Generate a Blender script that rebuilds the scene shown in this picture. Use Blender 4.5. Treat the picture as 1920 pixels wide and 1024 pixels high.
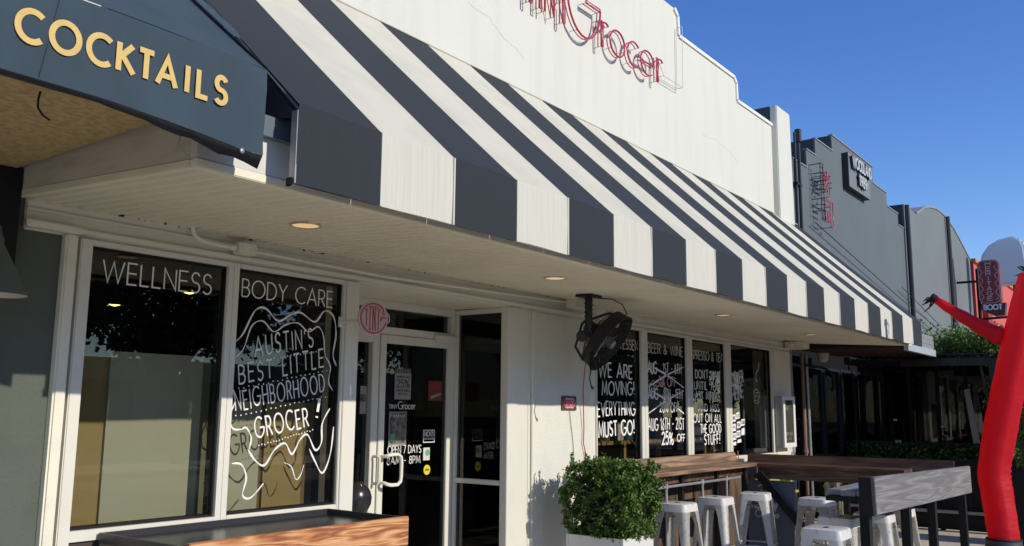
import bpy, bmesh, math, random
from mathutils import Vector, Matrix
import numpy as np
random.seed(7); rng = np.random.default_rng(7)
R = math.radians
S = bpy.context.scene
for o in list(bpy.data.objects): bpy.data.objects.remove(o)
COL = S.collection

# ---------------------------------------------------------------- camera
cam = bpy.data.cameras.new('camera'); cam.sensor_width = 36; cam.lens = 31.15
cam.clip_start = .05; cam.clip_end = 500
co = bpy.data.objects.new('camera', cam); COL.objects.link(co)
yaw, pit, rol = R(37.1615), R(8.8059), R(.53674)
cf = Vector((math.cos(pit)*math.cos(yaw), math.cos(pit)*math.sin(yaw), math.sin(pit)))
cr = cf.cross(Vector((0,0,1))).normalized(); cu = cr.cross(cf)
cr2 = cr*math.cos(rol)+cu*math.sin(rol); cu2 = -cr*math.sin(rol)+cu*math.cos(rol)
M = Matrix.Identity(4)
for i in range(3): M[i][0]=cr2[i]; M[i][1]=cu2[i]; M[i][2]=-cf[i]
M[0][3],M[1][3],M[2][3] = 0,0,1.62
co.matrix_world = M
S.camera = co

# ---------------------------------------------------------------- light
LD = Vector((-.07, 1, -.507)).normalized()          # the way sunlight travels
elev = math.asin(-LD.z)
w = bpy.data.worlds.new('World'); S.world = w; w.use_nodes = True
nt = w.node_tree; nt.nodes.clear()
sky = nt.nodes.new('ShaderNodeTexSky'); sky.sky_type = 'NISHITA'; sky.sun_disc = False
sky.sun_elevation = elev; sky.sun_rotation = math.atan2(-LD.x, -LD.y)
sky.air_density = 1.0; sky.dust_density = 0; sky.ozone_density = 3.6; sky.altitude = 150
bg = nt.nodes.new('ShaderNodeBackground'); bg.inputs[1].default_value = .122
wo = nt.nodes.new('ShaderNodeOutputWorld')
hs = nt.nodes.new('ShaderNodeHueSaturation'); hs.inputs['Saturation'].default_value = 1.22; hs.inputs['Value'].default_value = 1.34; hs.inputs['Hue'].default_value = .516
nt.links.new(sky.outputs[0], hs.inputs['Color']); nt.links.new(hs.outputs[0], bg.inputs[0]); nt.links.new(bg.outputs[0], wo.inputs[0])
sl = bpy.data.lights.new('sun', 'SUN'); sl.energy = 3.5; sl.angle = R(.53); sl.color = (1, .92, .78)
so = bpy.data.objects.new('sun', sl); COL.objects.link(so)
so.rotation_euler = LD.to_track_quat('-Z', 'Y').to_euler(); so.location = (5,-10,12)
S.view_settings.view_transform = 'Standard'; S.view_settings.look = 'None'
S.view_settings.exposure = .12; S.view_settings.gamma = 1

# ---------------------------------------------------------------- materials
def mat(name, col, rough=.6, metal=0, noise=None, bump=None, col2=None, emit=None, coat=0, spec=None):
    """noise=(scale xyz tuple, amount) mixes col with col2 (default darker); bump=(scale xyz, strength)"""
    m = bpy.data.materials.new(name); m.use_nodes = True
    n = m.node_tree; b = n.nodes['Principled BSDF']
    b.inputs['Roughness'].default_value = rough; b.inputs['Metallic'].default_value = metal
    b.inputs['Base Color'].default_value = (*col, 1)
    if spec is not None: b.inputs['Specular IOR Level'].default_value = spec
    if coat: b.inputs['Coat Weight'].default_value = coat
    if emit:
        b.inputs['Emission Color'].default_value = (*emit[0], 1); b.inputs['Emission Strength'].default_value = emit[1]
    def nz(sc, detail=5, rgh=.6):
        tc = n.nodes.new('ShaderNodeTexCoord'); mp = n.nodes.new('ShaderNodeMapping')
        mp.inputs['Scale'].default_value = sc
        t = n.nodes.new('ShaderNodeTexNoise'); t.inputs['Scale'].default_value = 1; t.inputs['Detail'].default_value = detail; t.inputs['Roughness'].default_value = rgh
        n.links.new(tc.outputs['Object'], mp.inputs[0]); n.links.new(mp.outputs[0], t.inputs[0]); return t
    if noise:
        t = nz(noise[0]); cr = n.nodes.new('ShaderNodeValToRGB')
        lo = noise[2] if len(noise) > 2 else .35; hi = noise[3] if len(noise) > 3 else .7
        cr.color_ramp.elements[0].position = lo; cr.color_ramp.elements[1].position = hi
        c2 = col2 or tuple(c*(1-noise[1]) for c in col)
        cr.color_ramp.elements[0].color = (*col, 1); cr.color_ramp.elements[1].color = (*c2, 1)
        n.links.new(t.outputs[0], cr.inputs[0]); n.links.new(cr.outputs[0], b.inputs['Base Color'])
    if bump:
        t = nz(bump[0], 6, .65); bp = n.nodes.new('ShaderNodeBump'); bp.inputs['Strength'].default_value = bump[1]
        bp.inputs['Distance'].default_value = .01
        n.links.new(t.outputs[0], bp.inputs['Height']); n.links.new(bp.outputs[0], b.inputs['Normal'])
    return m
def wood(name, c1, c2, c3, sc, rough=.65, warp=.35, rings=14):
    """grain runs along the axis with the smallest scale"""
    m = bpy.data.materials.new(name); m.use_nodes = True; n = m.node_tree; b = n.nodes['Principled BSDF']
    tc = n.nodes.new('ShaderNodeTexCoord'); mp = n.nodes.new('ShaderNodeMapping'); mp.inputs['Scale'].default_value = sc
    t = n.nodes.new('ShaderNodeTexNoise'); t.inputs['Scale'].default_value = 1; t.inputs['Detail'].default_value = 2
    t.inputs['Distortion'].default_value = warp
    mu = n.nodes.new('ShaderNodeMath'); mu.operation = 'MULTIPLY'; mu.inputs[1].default_value = rings
    fr = n.nodes.new('ShaderNodeMath'); fr.operation = 'PINGPONG'; fr.inputs[1].default_value = 1
    t2 = n.nodes.new('ShaderNodeTexNoise'); t2.inputs['Scale'].default_value = 7; t2.inputs['Detail'].default_value = 8
    t2.inputs['Roughness'].default_value = .7
    ad = n.nodes.new('ShaderNodeMath'); ad.operation = 'ADD'
    hf = n.nodes.new('ShaderNodeMath'); hf.operation = 'MULTIPLY'; hf.inputs[1].default_value = .5
    cr = n.nodes.new('ShaderNodeValToRGB'); e = cr.color_ramp.elements
    e[0].position = .28; e[0].color = (*c1, 1); e[1].position = .85; e[1].color = (*c3, 1)
    x = cr.color_ramp.elements.new(.55); x.color = (*c2, 1)
    L = n.links.new
    L(tc.outputs['Object'], mp.inputs[0]); L(mp.outputs[0], t.inputs[0]); L(mp.outputs[0], t2.inputs[0])
    L(t.outputs[0], mu.inputs[0]); L(mu.outputs[0], fr.inputs[0]); L(fr.outputs[0], ad.inputs[0]); L(t2.outputs[0], ad.inputs[1])
    L(ad.outputs[0], hf.inputs[0]); L(hf.outputs[0], cr.inputs[0]); L(cr.outputs[0], b.inputs['Base Color'])
    bp = n.nodes.new('ShaderNodeBump'); bp.inputs['Strength'].default_value = .35; bp.inputs['Distance'].default_value = .004
    L(hf.outputs[0], bp.inputs['Height']); L(bp.outputs[0], b.inputs['Normal'])
    b.inputs['Roughness'].default_value = rough
    return m
def glass(name, tint=(.62,.62,.58), ior=1.5, ripple=.0):
    m = bpy.data.materials.new(name); m.use_nodes = True; n = m.node_tree; n.nodes.clear()
    o = n.nodes.new('ShaderNodeOutputMaterial'); mx = n.nodes.new('ShaderNodeMixShader')
    tr = n.nodes.new('ShaderNodeBsdfTransparent'); tr.inputs[0].default_value = (*tint, 1)
    gl = n.nodes.new('ShaderNodeBsdfGlossy'); gl.inputs['Roughness'].default_value = .004
    lw = n.nodes.new('ShaderNodeLayerWeight'); lw.inputs[0].default_value = .5
    pw = n.nodes.new('ShaderNodeMath'); pw.operation = 'POWER'; pw.inputs[1].default_value = 5; n.links.new(lw.outputs['Facing'], pw.inputs[0])
    f = n.nodes.new('ShaderNodeMath'); f.operation = 'MULTIPLY_ADD'; f.inputs[1].default_value = .95; f.inputs[2].default_value = .045; n.links.new(pw.outputs[0], f.inputs[0])
    n.links.new(f.outputs[0], mx.inputs[0]); n.links.new(tr.outputs[0], mx.inputs[1]); n.links.new(gl.outputs[0], mx.inputs[2])
    n.links.new(mx.outputs[0], o.inputs[0])
    if ripple:
        tc = n.nodes.new('ShaderNodeTexCoord'); t = n.nodes.new('ShaderNodeTexNoise'); t.inputs['Scale'].default_value = 1.3
        bp = n.nodes.new('ShaderNodeBump'); bp.inputs['Strength'].default_value = ripple; bp.inputs['Distance'].default_value = .01
        n.links.new(tc.outputs['Object'], t.inputs[0]); n.links.new(t.outputs[0], bp.inputs['Height'])
        n.links.new(bp.outputs[0], gl.inputs['Normal'])
    return m
M_ = {
 'stucco': mat('white_stucco', (.65,.64,.555), .85, noise=((5,5,.4),.09,.50,.82), bump=((55,55,55),.35)),
 'stucco2': mat('cream_stucco', (.72,.71,.63), .85, noise=((3,3,1.2),.14,.45,.8), bump=((60,60,60),.8)),
 'trim': mat('cream_trim_paint', (.76,.73,.60), .5, noise=((3,5,6),.16,.5,.85), bump=((12,12,60),.12)),
 'soffit': mat('cream_soffit_paint', (.82,.77,.60), .45, noise=((1.5,1.5,1.5),.16,.4,.8)),
 'fascia': mat('old_cream_fascia', (.60,.55,.45), .6, noise=((2.5,2.0,9),.45,.48,.85)),
 'frame': mat('white_frame_paint', (.70,.68,.60), .4, noise=((6,6,3),.10,.5,.9)),
 'navy': mat('navy_awning_fabric', (.021,.027,.032), .9, noise=((3,3,3),.14,.4,.8), bump=((300,300,300),.15)),
 'navyv': mat('navy_valance_fabric', (.021,.027,.033), .9, noise=((75,75,1.6),.16,.42,.8), bump=((200,200,200),.15)),
 'whitef': mat('white_awning_fabric', (.60,.57,.45), .85, noise=((2.6,2.6,2.6),.16,.42,.8), bump=((300,300,300),.1)),
 'whitev': mat('white_valance_fabric', (.60,.58,.49), .85, noise=((75,75,1.5),.15,.42,.8), bump=((200,200,200),.1)),
 'teal': mat('slate_blue_awning_fabric', (.034,.060,.080), .85, noise=((4,4,2),.22,.42,.8), bump=((6,6,6),.4)),
 'gold': mat('gold_letters', (.66,.45,.13), .6, noise=((20,20,20),.12)),
 'osb': mat('osb_board', (.50,.37,.18), .8, noise=((26,34,10),.5,.40,.72), col2=(.30,.20,.09), bump=((40,40,40),.4)),
 'darkgreen': mat('dark_green_paint', (.095,.11,.088), .8, noise=((3,3,3),.22,.4,.8), bump=((45,45,45),.5)),
 'black': mat('black_paint', (.012,.012,.013), .65, spec=.25),
 'blackm': mat('black_metal', (.014,.014,.016), .45, .2),
 'fanm': mat('dusty_black_metal', (.012,.012,.013), .6, .0),
 'chalk': mat('white_window_paint', (.82,.82,.80), .8, noise=((40,40,40),.25,.5,.8)),
 'vinyl': mat('white_vinyl', (.80,.80,.76), .5),
 'neon': mat('red_neon_tube', (.48,.02,.06), .25, coat=.4),
 'neonback': mat('clear_glass_support', (.35,.25,.25), .3),
 'crack': mat('hairline_crack', (.52,.51,.45), .9),
 'galv': mat('galvanised_steel', (.42,.43,.43), .45, .6, noise=((8,8,8),.3)),
 'stool': mat('worn_white_metal', (.66,.65,.62), .42, noise=((26,26,18),.45,.58,.74), col2=(.36,.33,.29), bump=((14,14,14),.25)),
 'red': mat('red_nylon', (.80,.008,.028), .55, noise=((3,3,3),.15), bump=((7,7,16),1.0)),
 'graywall': mat('grey_stucco', (.118,.142,.152), .85, noise=((.7,.7,.7),.14,.4,.8), bump=((40,40,40),.4)),
 'grayarch': mat('light_grey_stucco', (.165,.185,.19), .85, noise=((.7,.7,.7),.12,.4,.8), bump=((40,40,40),.4)),
 'graytrim': mat('grey_coping', (.24,.26,.27), .7),
 'signgray': mat('grey_sign_face', (.17,.19,.20), .7),
 'signletter': mat('pale_grey_letters', (.46,.49,.50), .6),
 'signdark': mat('dark_sign_edge', (.018,.022,.028), .6),
 'pink': mat('coral_red_paint', (.60,.10,.09), .8),
 'whitesign': mat('white_sign_enamel', (.70,.72,.74), .5),
 'boot': mat('dark_red_enamel', (.22,.022,.035), .45),
 'asph': mat('asphalt', (.22,.20,.18), .9, noise=((6,6,6),.3), bump=((80,80,80),.6)),
 'conc': mat('concrete', (.62,.55,.43), .9, noise=((3,3,3),.22,.4,.75), bump=((40,40,40),.3)),
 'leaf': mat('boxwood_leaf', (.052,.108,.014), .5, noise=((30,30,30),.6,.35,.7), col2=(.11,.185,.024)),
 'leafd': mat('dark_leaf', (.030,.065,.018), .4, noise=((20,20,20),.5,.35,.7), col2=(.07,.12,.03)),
 'leafl': mat('light_leaf', (.09,.17,.03), .5, noise=((20,20,20),.5,.35,.7), col2=(.18,.27,.06)),
 'bark': mat('bark', (.08,.055,.035), .9, bump=((30,30,8),.8)),
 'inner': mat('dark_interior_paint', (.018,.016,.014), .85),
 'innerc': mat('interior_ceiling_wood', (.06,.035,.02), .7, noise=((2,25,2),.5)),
 'boardb': mat('ochre_board', (.33,.25,.11), .8, noise=((5,5,5),.10)),
 'boardg': mat('sage_paper', (.42,.43,.34), .8, noise=((3,3,3),.08)),
 'steel': mat('dark_steel_tray', (.10,.10,.10), .28, .85, noise=((5,5,5),.25), bump=((3,3,3),.15)),
 'rim': mat('dark_tray_rim', (.055,.055,.06), .4, .5),
 'kraft2': mat('brown_carton', (.12,.08,.05), .8), 'kraft': mat('interior_shelf_wood', (.50,.32,.12), .7, noise=((2,20,20),.3)),
 'brass': mat('warm_trim', (.5,.42,.3), .4),
 'lamp': mat('warm_lamp', (.9,.7,.4), .5, emit=((1,.66,.32), .45)),
 'lamp2': mat('warm_bulb', (.9,.7,.4), .5, emit=((1,.62,.18), 5)),
 'lampgreen': mat('grey_green_enamel', (.10,.12,.10), .5),
 'lampin': mat('lampshade_inside', (.55,.56,.48), .6),
 'slate': mat('slate_grey_panel', (.16,.18,.20), .5),
 'copper': mat('rusty_pipe', (.30,.19,.14), .6, .2, noise=((9,9,2),.5)),
 'redcord': mat('red_cord', (.45,.09,.06), .6),
 'yellow': mat('mustard_paint', (.35,.33,.05), .6),
 'maroon': mat('dark_red_soffit_wood', (.045,.012,.008), .6, noise=((2,30,2),.5)),
 'paper': mat('white_paper', (.62,.60,.55), .8), 'paper2': mat('shaded_cream_paper', (.30,.27,.24), .8), 'orange': mat('orange_paper', (.45,.09,.03), .8), 'rednote': mat('dimmed_red_paper', (.17,.035,.022), .8),  # cream and red papers darkened for the shade behind the door glass
 'poster': mat('dark_poster', (.07,.06,.055), .6, noise=((18,18,14),.7,.4,.6), col2=(.22,.2,.16)),
 'mint': mat('mint_sticker', (.12,.38,.26), .6), 'yel': mat('yellow_sticker', (.65,.55,.04), .6),
 'redink': mat('red_ink', (.42,.03,.06), .6), 'ink': mat('dark_ink', (.03,.03,.03), .7),
 'disc': mat('pale_pink_enamel', (.52,.40,.39), .5), 'bluedk': mat('dark_blue_frame', (.012,.02,.032), .5),
 'pinkbox': mat('pink_carton', (.50,.28,.30), .7), 'tealbox': mat('teal_carton', (.03,.09,.11), .7),
 'glow': mat('pink_marker', (.6,.3,.38), .8),
}
M_['wood_o'] = wood('orange_cedar', (.27,.085,.035), (.50,.22,.08), (.68,.42,.22), (1.1,12,12), .7, .9, 14)
M_['wood_x'] = wood('brown_counter_wood', (.13,.075,.042), (.25,.155,.095), (.37,.255,.165), (.7,12,12), .6, .3, 9)
M_['wood_y'] = wood('brown_counter_wood_long', (.06,.030,.018), (.115,.058,.034), (.19,.115,.075), (9,.8,9), .55, .3, 8)
M_['wood_g'] = wood('weathered_grey_wood', (.135,.13,.13), (.185,.18,.18), (.27,.265,.265), (.33,6,8), .8, .7, 17)
M_['wood_v'] = wood('brown_upright_boards', (.05,.028,.018), (.10,.06,.038), (.17,.11,.07), (9,9,.8), .7, .3, 6)
mr = M_['red'].node_tree; b_ = mr.nodes['Principled BSDF']; tl = mr.nodes.new('ShaderNodeBsdfTranslucent'); tl.inputs[0].default_value = (.95,.01,.04,1)
mm = mr.nodes.new('ShaderNodeMixShader'); mm.inputs[0].default_value = .5; mr.links.new(b_.outputs[0], mm.inputs[1]); mr.links.new(tl.outputs[0], mm.inputs[2]); mr.links.new(mm.outputs[0], mr.nodes['Material Output'].inputs[0])
G1 = glass('window_glass', (.88,.88,.84), 1.55, .0); G3 = glass('shop_window_glass', (.80,.80,.77), 1.55); G2 = glass('dark_window_glass', (.60,.61,.60), 1.6, .0)

# ---------------------------------------------------------------- helpers
OFF = {}
def bm_box(bm, x0, x1, y0, y1, z0, z1):
    v = [bm.verts.new((x, y, z)) for x in (x0, x1) for y in (y0, y1) for z in (z0, z1)]
    for f in ((0,1,3,2),(4,6,7,5),(0,4,5,1),(2,3,7,6),(0,2,6,4),(1,5,7,3)): bm.faces.new([v[i] for i in f])
def bm_prism(bm, poly, axis, a0, a1):
    """poly of 2-D points extruded along axis: 'y' -> (x,z) points, 'x' -> (y,z), 'z' -> (x,y)"""
    def P(p, a): return {'y': (p[0], a, p[1]), 'x': (a, p[0], p[1]), 'z': (p[0], p[1], a)}[axis]
    A = [bm.verts.new(P(p, a0)) for p in poly]; B = [bm.verts.new(P(p, a1)) for p in poly]
    bm.faces.new(A); bm.faces.new(B[::-1]); n = len(poly)
    for i in range(n): bm.faces.new((A[i], B[i], B[(i+1)%n], A[(i+1)%n]))
def bm_tube(bm, pts, r, n=8, closed=False, caps=True):
    pts = [Vector(p) for p in pts]; rs = r if isinstance(r, (list, tuple)) else [r]*len(pts)
    rings = []; N = len(pts); up = None
    for i, p in enumerate(pts):
        if closed: t = (pts[(i+1)%N]-pts[i-1])
        else: t = pts[min(i+1,N-1)]-pts[max(i-1,0)]
        t = t.normalized() if t.length > 1e-9 else Vector((0,0,1))
        if up is None: up = t.orthogonal().normalized()
        a = (up - t*up.dot(t)); a = a.normalized() if a.length > 1e-6 else t.orthogonal().normalized()
        up = a; b = t.cross(a)
        rings.append([bm.verts.new(p+(a*math.cos(2*math.pi*k/n)+b*math.sin(2*math.pi*k/n))*rs[i]) for k in range(n)])
    for i in range(N if closed else N-1):
        A, B = rings[i], rings[(i+1)%N]
        for k in range(n): bm.faces.new((A[k], A[(k+1)%n], B[(k+1)%n], B[k]))
    if caps and not closed: bm.faces.new(rings[0][::-1]); bm.faces.new(rings[-1])
def bm_lathe(bm, prof, c, axis=Vector((0,0,1)), n=24, cap=True):
    axis = axis.normalized(); a = axis.orthogonal().normalized(); b = axis.cross(a); c = Vector(c); rings = []
    for r, h in prof: rings.append([bm.verts.new(c+axis*h+(a*math.cos(2*math.pi*k/n)+b*math.sin(2*math.pi*k/n))*max(r,1e-4)) for k in range(n)])
    for A, B in zip(rings, rings[1:]):
        for k in range(n): bm.faces.new((A[k], A[(k+1)%n], B[(k+1)%n], B[k]))
    if cap: bm.faces.new(rings[0][::-1]); bm.faces.new(rings[-1])
def root_off(o):
    return OFF.get(o.name, Vector((0,0,0))) if o else Vector((0,0,0))
def obj(name, bm, m, parent=None, smooth=False, bevel=0, local=False):
    me = bpy.data.meshes.new(name)
    if not isinstance(bm, bmesh.types.BMesh):
        vs, fs = bm; b2 = bmesh.new(); V = [b2.verts.new(v) for v in vs]; [b2.faces.new([V[i] for i in f]) for f in fs]; bm = b2
    bmesh.ops.recalc_face_normals(bm, faces=bm.faces)
    if bevel: bmesh.ops.bevel(bm, geom=[e for e in bm.edges if len(e.link_faces) == 2 and e.calc_face_angle(0) > .5], offset=bevel, segments=2, affect='EDGES', clamp_overlap=True)
    off = root_off(parent)
    if not local and off.length > 0: bmesh.ops.translate(bm, verts=bm.verts, vec=-off)
    bm.to_mesh(me); bm.free(); me.materials.append(m)
    if smooth:
        me.polygons.foreach_set('use_smooth', [True]*len(me.polygons))
        if smooth == 'auto':
            try: me.set_sharp_from_angle(angle=R(35))
            except Exception: pass
    o = bpy.data.objects.new(name, me); COL.objects.link(o)
    if parent: o.parent = parent; OFF[o.name] = off
    return o
def box(name, d, m, parent=None, bevel=0, **k):
    bm = bmesh.new(); bm_box(bm, *d); return obj(name, bm, m, parent, bevel=bevel, **k)
def tube(name, pts, r, m, parent=None, n=8, closed=False):
    bm = bmesh.new(); bm_tube(bm, pts, r, n, closed); return obj(name, bm, m, parent, smooth='auto')
def tag(o, label, cat, group=None, kind=None):
    if label: o['label'] = label
    if cat: o['category'] = cat
    if group: o['group'] = group
    if kind: o['kind'] = kind
    return o
def thing(name, loc, label, cat, group=None):
    o = bpy.data.objects.new(name, None); COL.objects.link(o); o.location = loc; o.empty_display_size = .1
    OFF[o.name] = Vector(loc); return tag(o, label, cat, group)
def struct(o): o['kind'] = 'structure'; return o
def dup(src, loc, rz=0, label=None, group=None):
    r = src.copy(); COL.objects.link(r); r.location = loc; r.rotation_euler = (0,0,rz)
    if label: r['label'] = label
    if group: r['group'] = group
    for c in src.children:
        d = c.copy(); COL.objects.link(d); d.parent = r
        for g in c.children:
            e = g.copy(); COL.objects.link(e); e.parent = d
    return r

# ---------------------------------------------------------------- stroke lettering
def A(cx, cy, rx, ry, a0, a1, n=12):
    return [(cx+rx*math.cos(R(a0+(a1-a0)*i/n)), cy+ry*math.sin(R(a0+(a1-a0)*i/n))) for i in range(n+1)]
G = {
'A':(.80,[[(0,0),(.4,1),(.8,0)],[(.15,.33),(.65,.33)]]),
'B':(.56,[[(0,0),(0,1),(.26,1)]+A(.28,.76,.22,.24,90,-90,8)+[(.02,.52)],[(.28,.52)]+A(.3,.26,.26,.26,80,-90,8)+[(.02,0)]]),
'C':(.82,[A(.5,.5,.5,.5,48,312,20)]),
'D':(.72,[[(0,0),(0,1),(.22,1)]+A(.22,.5,.5,.5,85,-85,14)+[(.22,0),(0,0)]]),
'E':(.50,[[(.5,1),(0,1),(0,0),(.5,0)],[(.02,.52),(.46,.52)]]),
'F':(.48,[[(.48,1),(0,1),(0,0)],[(.02,.52),(.42,.52)]]),
'G':(.92,[A(.5,.5,.5,.5,48,358,22),[(.55,.47),(.99,.47)]]),
'H':(.64,[[(0,0),(0,1)],[(.64,0),(.64,1)],[(.02,.5),(.62,.5)]]),
'I':(.02,[[(.01,0),(.01,1)]]),
'J':(.34,[[(.34,1),(.34,.25)]+A(.14,.22,.2,.22,0,-120,8)]),
'K':(.62,[[(0,0),(0,1)],[(.54,1),(.05,.48)],[(.14,.57),(.62,0)]]),
'L':(.46,[[(0,1),(0,0),(.46,0)]]),
'M':(.86,[[(0,0),(.12,1),(.43,.2),(.74,1),(.86,0)]]),
'N':(.66,[[(0,0),(0,1),(.66,0),(.66,1)]]),
'O':(1.0,[A(.5,.5,.5,.5,90,450,28)]),
'P':(.50,[[(0,0),(0,1),(.24,1)]+A(.26,.73,.26,.27,90,-90,8)+[(.02,.46)]]),
'Q':(1.0,[A(.5,.5,.5,.5,90,450,28),[(.6,.25),(.95,-.05)]]),
'R':(.56,[[(0,0),(0,1),(.24,1)]+A(.26,.73,.26,.27,90,-90,8)+[(.02,.46)],[(.26,.46),(.56,0)]]),
'S':(.52,[A(.27,.75,.23,.25,25,270,12)+A(.27,.25,.25,.25,85,-150,12)]),
'T':(.60,[[(0,1),(.6,1)],[(.3,.98),(.3,0)]]),
'U':(.62,[[(0,1),(0,.32)]+A(.31,.31,.31,.31,180,360,12)+[(.62,1)]]),
'V':(.74,[[(0,1),(.37,0),(.74,1)]]),
'W':(1.1,[[(0,1),(.28,0),(.55,.95),(.82,0),(1.1,1)]]),
'X':(.64,[[(0,0),(.64,1)],[(0,1),(.64,0)]]),
'Y':(.68,[[(0,1),(.34,.5),(.68,1)],[(.34,.5),(.34,0)]]),
'Z':(.60,[[(0,1),(.6,1),(0,0),(.6,0)]]),
'0':(.56,[A(.28,.5,.28,.5,90,450,20)]), '1':(.2,[[(0,.8),(.18,1),(.18,0)]]),
'2':(.54,[A(.26,.74,.25,.26,170,-30,12)+[(0,0),(.54,0)]]),
'3':(.5,[A(.23,.75,.23,.25,150,-80,10),A(.23,.26,.26,.26,85,-150,12)]),
'5':(.52,[[(.48,1),(.1,1),(.05,.58)]+A(.25,.32,.27,.32,120,-150,14)]),
'6':(.54,[[(.42,1),(.08,.5)]+A(.27,.28,.27,.28,150,510,18)]),
'7':(.5,[[(0,1),(.5,1),(.12,0)]]),
'8':(.52,[A(.26,.76,.2,.24,90,450,16),A(.26,.27,.26,.27,90,450,18)]),
'9':(.54,[A(.27,.72,.27,.28,90,450,18)+[],[(.53,.62),(.2,0)]]),
'%':(.8,[A(.17,.78,.16,.2,90,450,12),A(.63,.22,.16,.2,90,450,12),[(.68,1),(.12,0)]]),
'&':(.7,[[(.68,0),(.14,.72)]+A(.3,.82,.17,.18,200,-30,10)+[(.12,.42)]+A(.27,.22,.24,.22,150,300,8)+[(.66,.42)]]),
'!':(.08,[[(.05,1),(.04,.3)],[(.04,.08),(.04,0)]]),
"'":(.04,[[(.04,1),(.0,.78)]]), '-':(.36,[[(0,.45),(.36,.45)]]), '.':(.06,[[(.0,.05),(.06,.05)]]),
' ':(.34,[]),
'g':(.5,[A(.22,.28,.22,.26,90,450,14),[(.45,.54),(.45,-.1)]+A(.22,-.1,.22,.2,0,-130,6)]),
'r':(.30,[[(0,0),(0,.56)],[(0,.34)]+A(.18,.36,.18,.2,180,50,8)]),
'o':(.56,[A(.28,.28,.28,.28,90,450,20)]), 'c':(.46,[A(.28,.28,.28,.28,50,310,14)]),
'e':(.56,[[(.02,.28),(.55,.28)]+A(.28,.28,.28,.28,0,310,18)]),
's':(.34,[A(.18,.42,.15,.14,30,270,8)+A(.18,.14,.17,.14,85,-150,8)]),
'n':(.42,[[(0,0),(0,.56)],[(0,.3)]+A(.21,.33,.21,.23,180,0,8)+[(.42,0)]]),
'u':(.42,[[(0,.56),(0,.22)]+A(.21,.22,.21,.22,180,360,8)+[(.42,.56)]]),
'f':(.3,[A(.25,.8,.13,.2,60,180,6)+[(.12,0)],[(0,.54),(.28,.54)]]),
'a':(.5,[A(.25,.27,.25,.27,90,450,16),[(.5,.54),(.5,0)]]), 'i':(.02,[[(.01,0),(.01,.55)],[(.01,.72),(.01,.8)]]),
'l':(.02,[[(.01,0),(.01,1)]]), 't':(.3,[[(.14,.85),(.14,0)],[(0,.56),(.3,.56)]]), 'y':(.44,[[(0,.56),(.22,0)],[(.44,.56),(.12,-.28)]]),
'v':(.4,[[(0,.56),(.2,0),(.4,.56)]]),
}
def layout(text, h, gap=.16, sx=1.0, jit=0, rs=None, slant=0, caps=1, pad=0):
    rs = rs or random; x = 0; out = []
    for n_, ch in enumerate(text):
        wd, st = G[ch]
        if pad and ch in 'IL': x += pad
        if pad and n_ and text[n_-1]+ch in ('TA','KT'): x -= pad*1.1
        dy = rs.uniform(-jit, jit); k = 1+rs.uniform(-jit, jit)*.8; sk = rs.uniform(-jit, jit)
        L = []
        for s in st:
            q = []
            for (a, b) in s:
                q.append(((x+(a*sx+(b-.5)*(sk+slant)+rs.uniform(-jit,jit)*.12))*h, (b*k+dy+rs.uniform(-jit,jit)*.12)*h))
            L.append(q)
        out.append((ch, L)); x += wd*sx+gap
    return out, (x-gap)*h
def bm_stroke(bm, pts, wd, t0, t1, fr):
    """flat bar of width wd and depth t0..t1 along a 2-D polyline; fr=(O,U,V,N)"""
    O, U, V, N_ = fr; n = len(pts)
    closed = n > 3 and (Vector(pts[0])-Vector(pts[-1])).length < 1e-6
    if closed: pts = pts[:-1]; n -= 1
    ws = wd if isinstance(wd, list) else [wd]*n
    rings = []
    for i in range(n):
        p = Vector(pts[i]); a = Vector(pts[i-1]) if (i or closed) else None; b = Vector(pts[(i+1) % n]) if (i < n-1 or closed) else None
        d1 = (p-a).normalized() if a is not None else None; d2 = (b-p).normalized() if b is not None else None
        if d1 is None: d1 = d2
        if d2 is None: d2 = d1
        t = d1+d2; t = t.normalized() if t.length > .2 else d1
        nn = Vector((-t.y, t.x)); c = max(.45, nn.dot(Vector((-d1.y, d1.x)))); hw = ws[i]*.5/c
        q = [p+nn*hw, p-nn*hw]
        rings.append([bm.verts.new(O+U*e.x+V*e.y+N_*t_) for e in q for t_ in (t0, t1)])
    for i in range(n if closed else n-1):
        a, b = rings[i], rings[(i+1) % n]
        bm.faces.new((a[1],b[1],b[3],a[3])); bm.faces.new((a[0],a[2],b[2],b[0])); bm.faces.new((a[0],b[0],b[1],a[1])); bm.faces.new((a[2],a[3],b[3],b[2]))
    if not closed:
        for q in (rings[0], rings[-1]): bm.faces.new((q[0],q[1],q[3],q[2]))
FU, FV, FN = Vector((1,0,0)), Vector((0,0,1)), Vector((0,-1,0))
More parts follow.
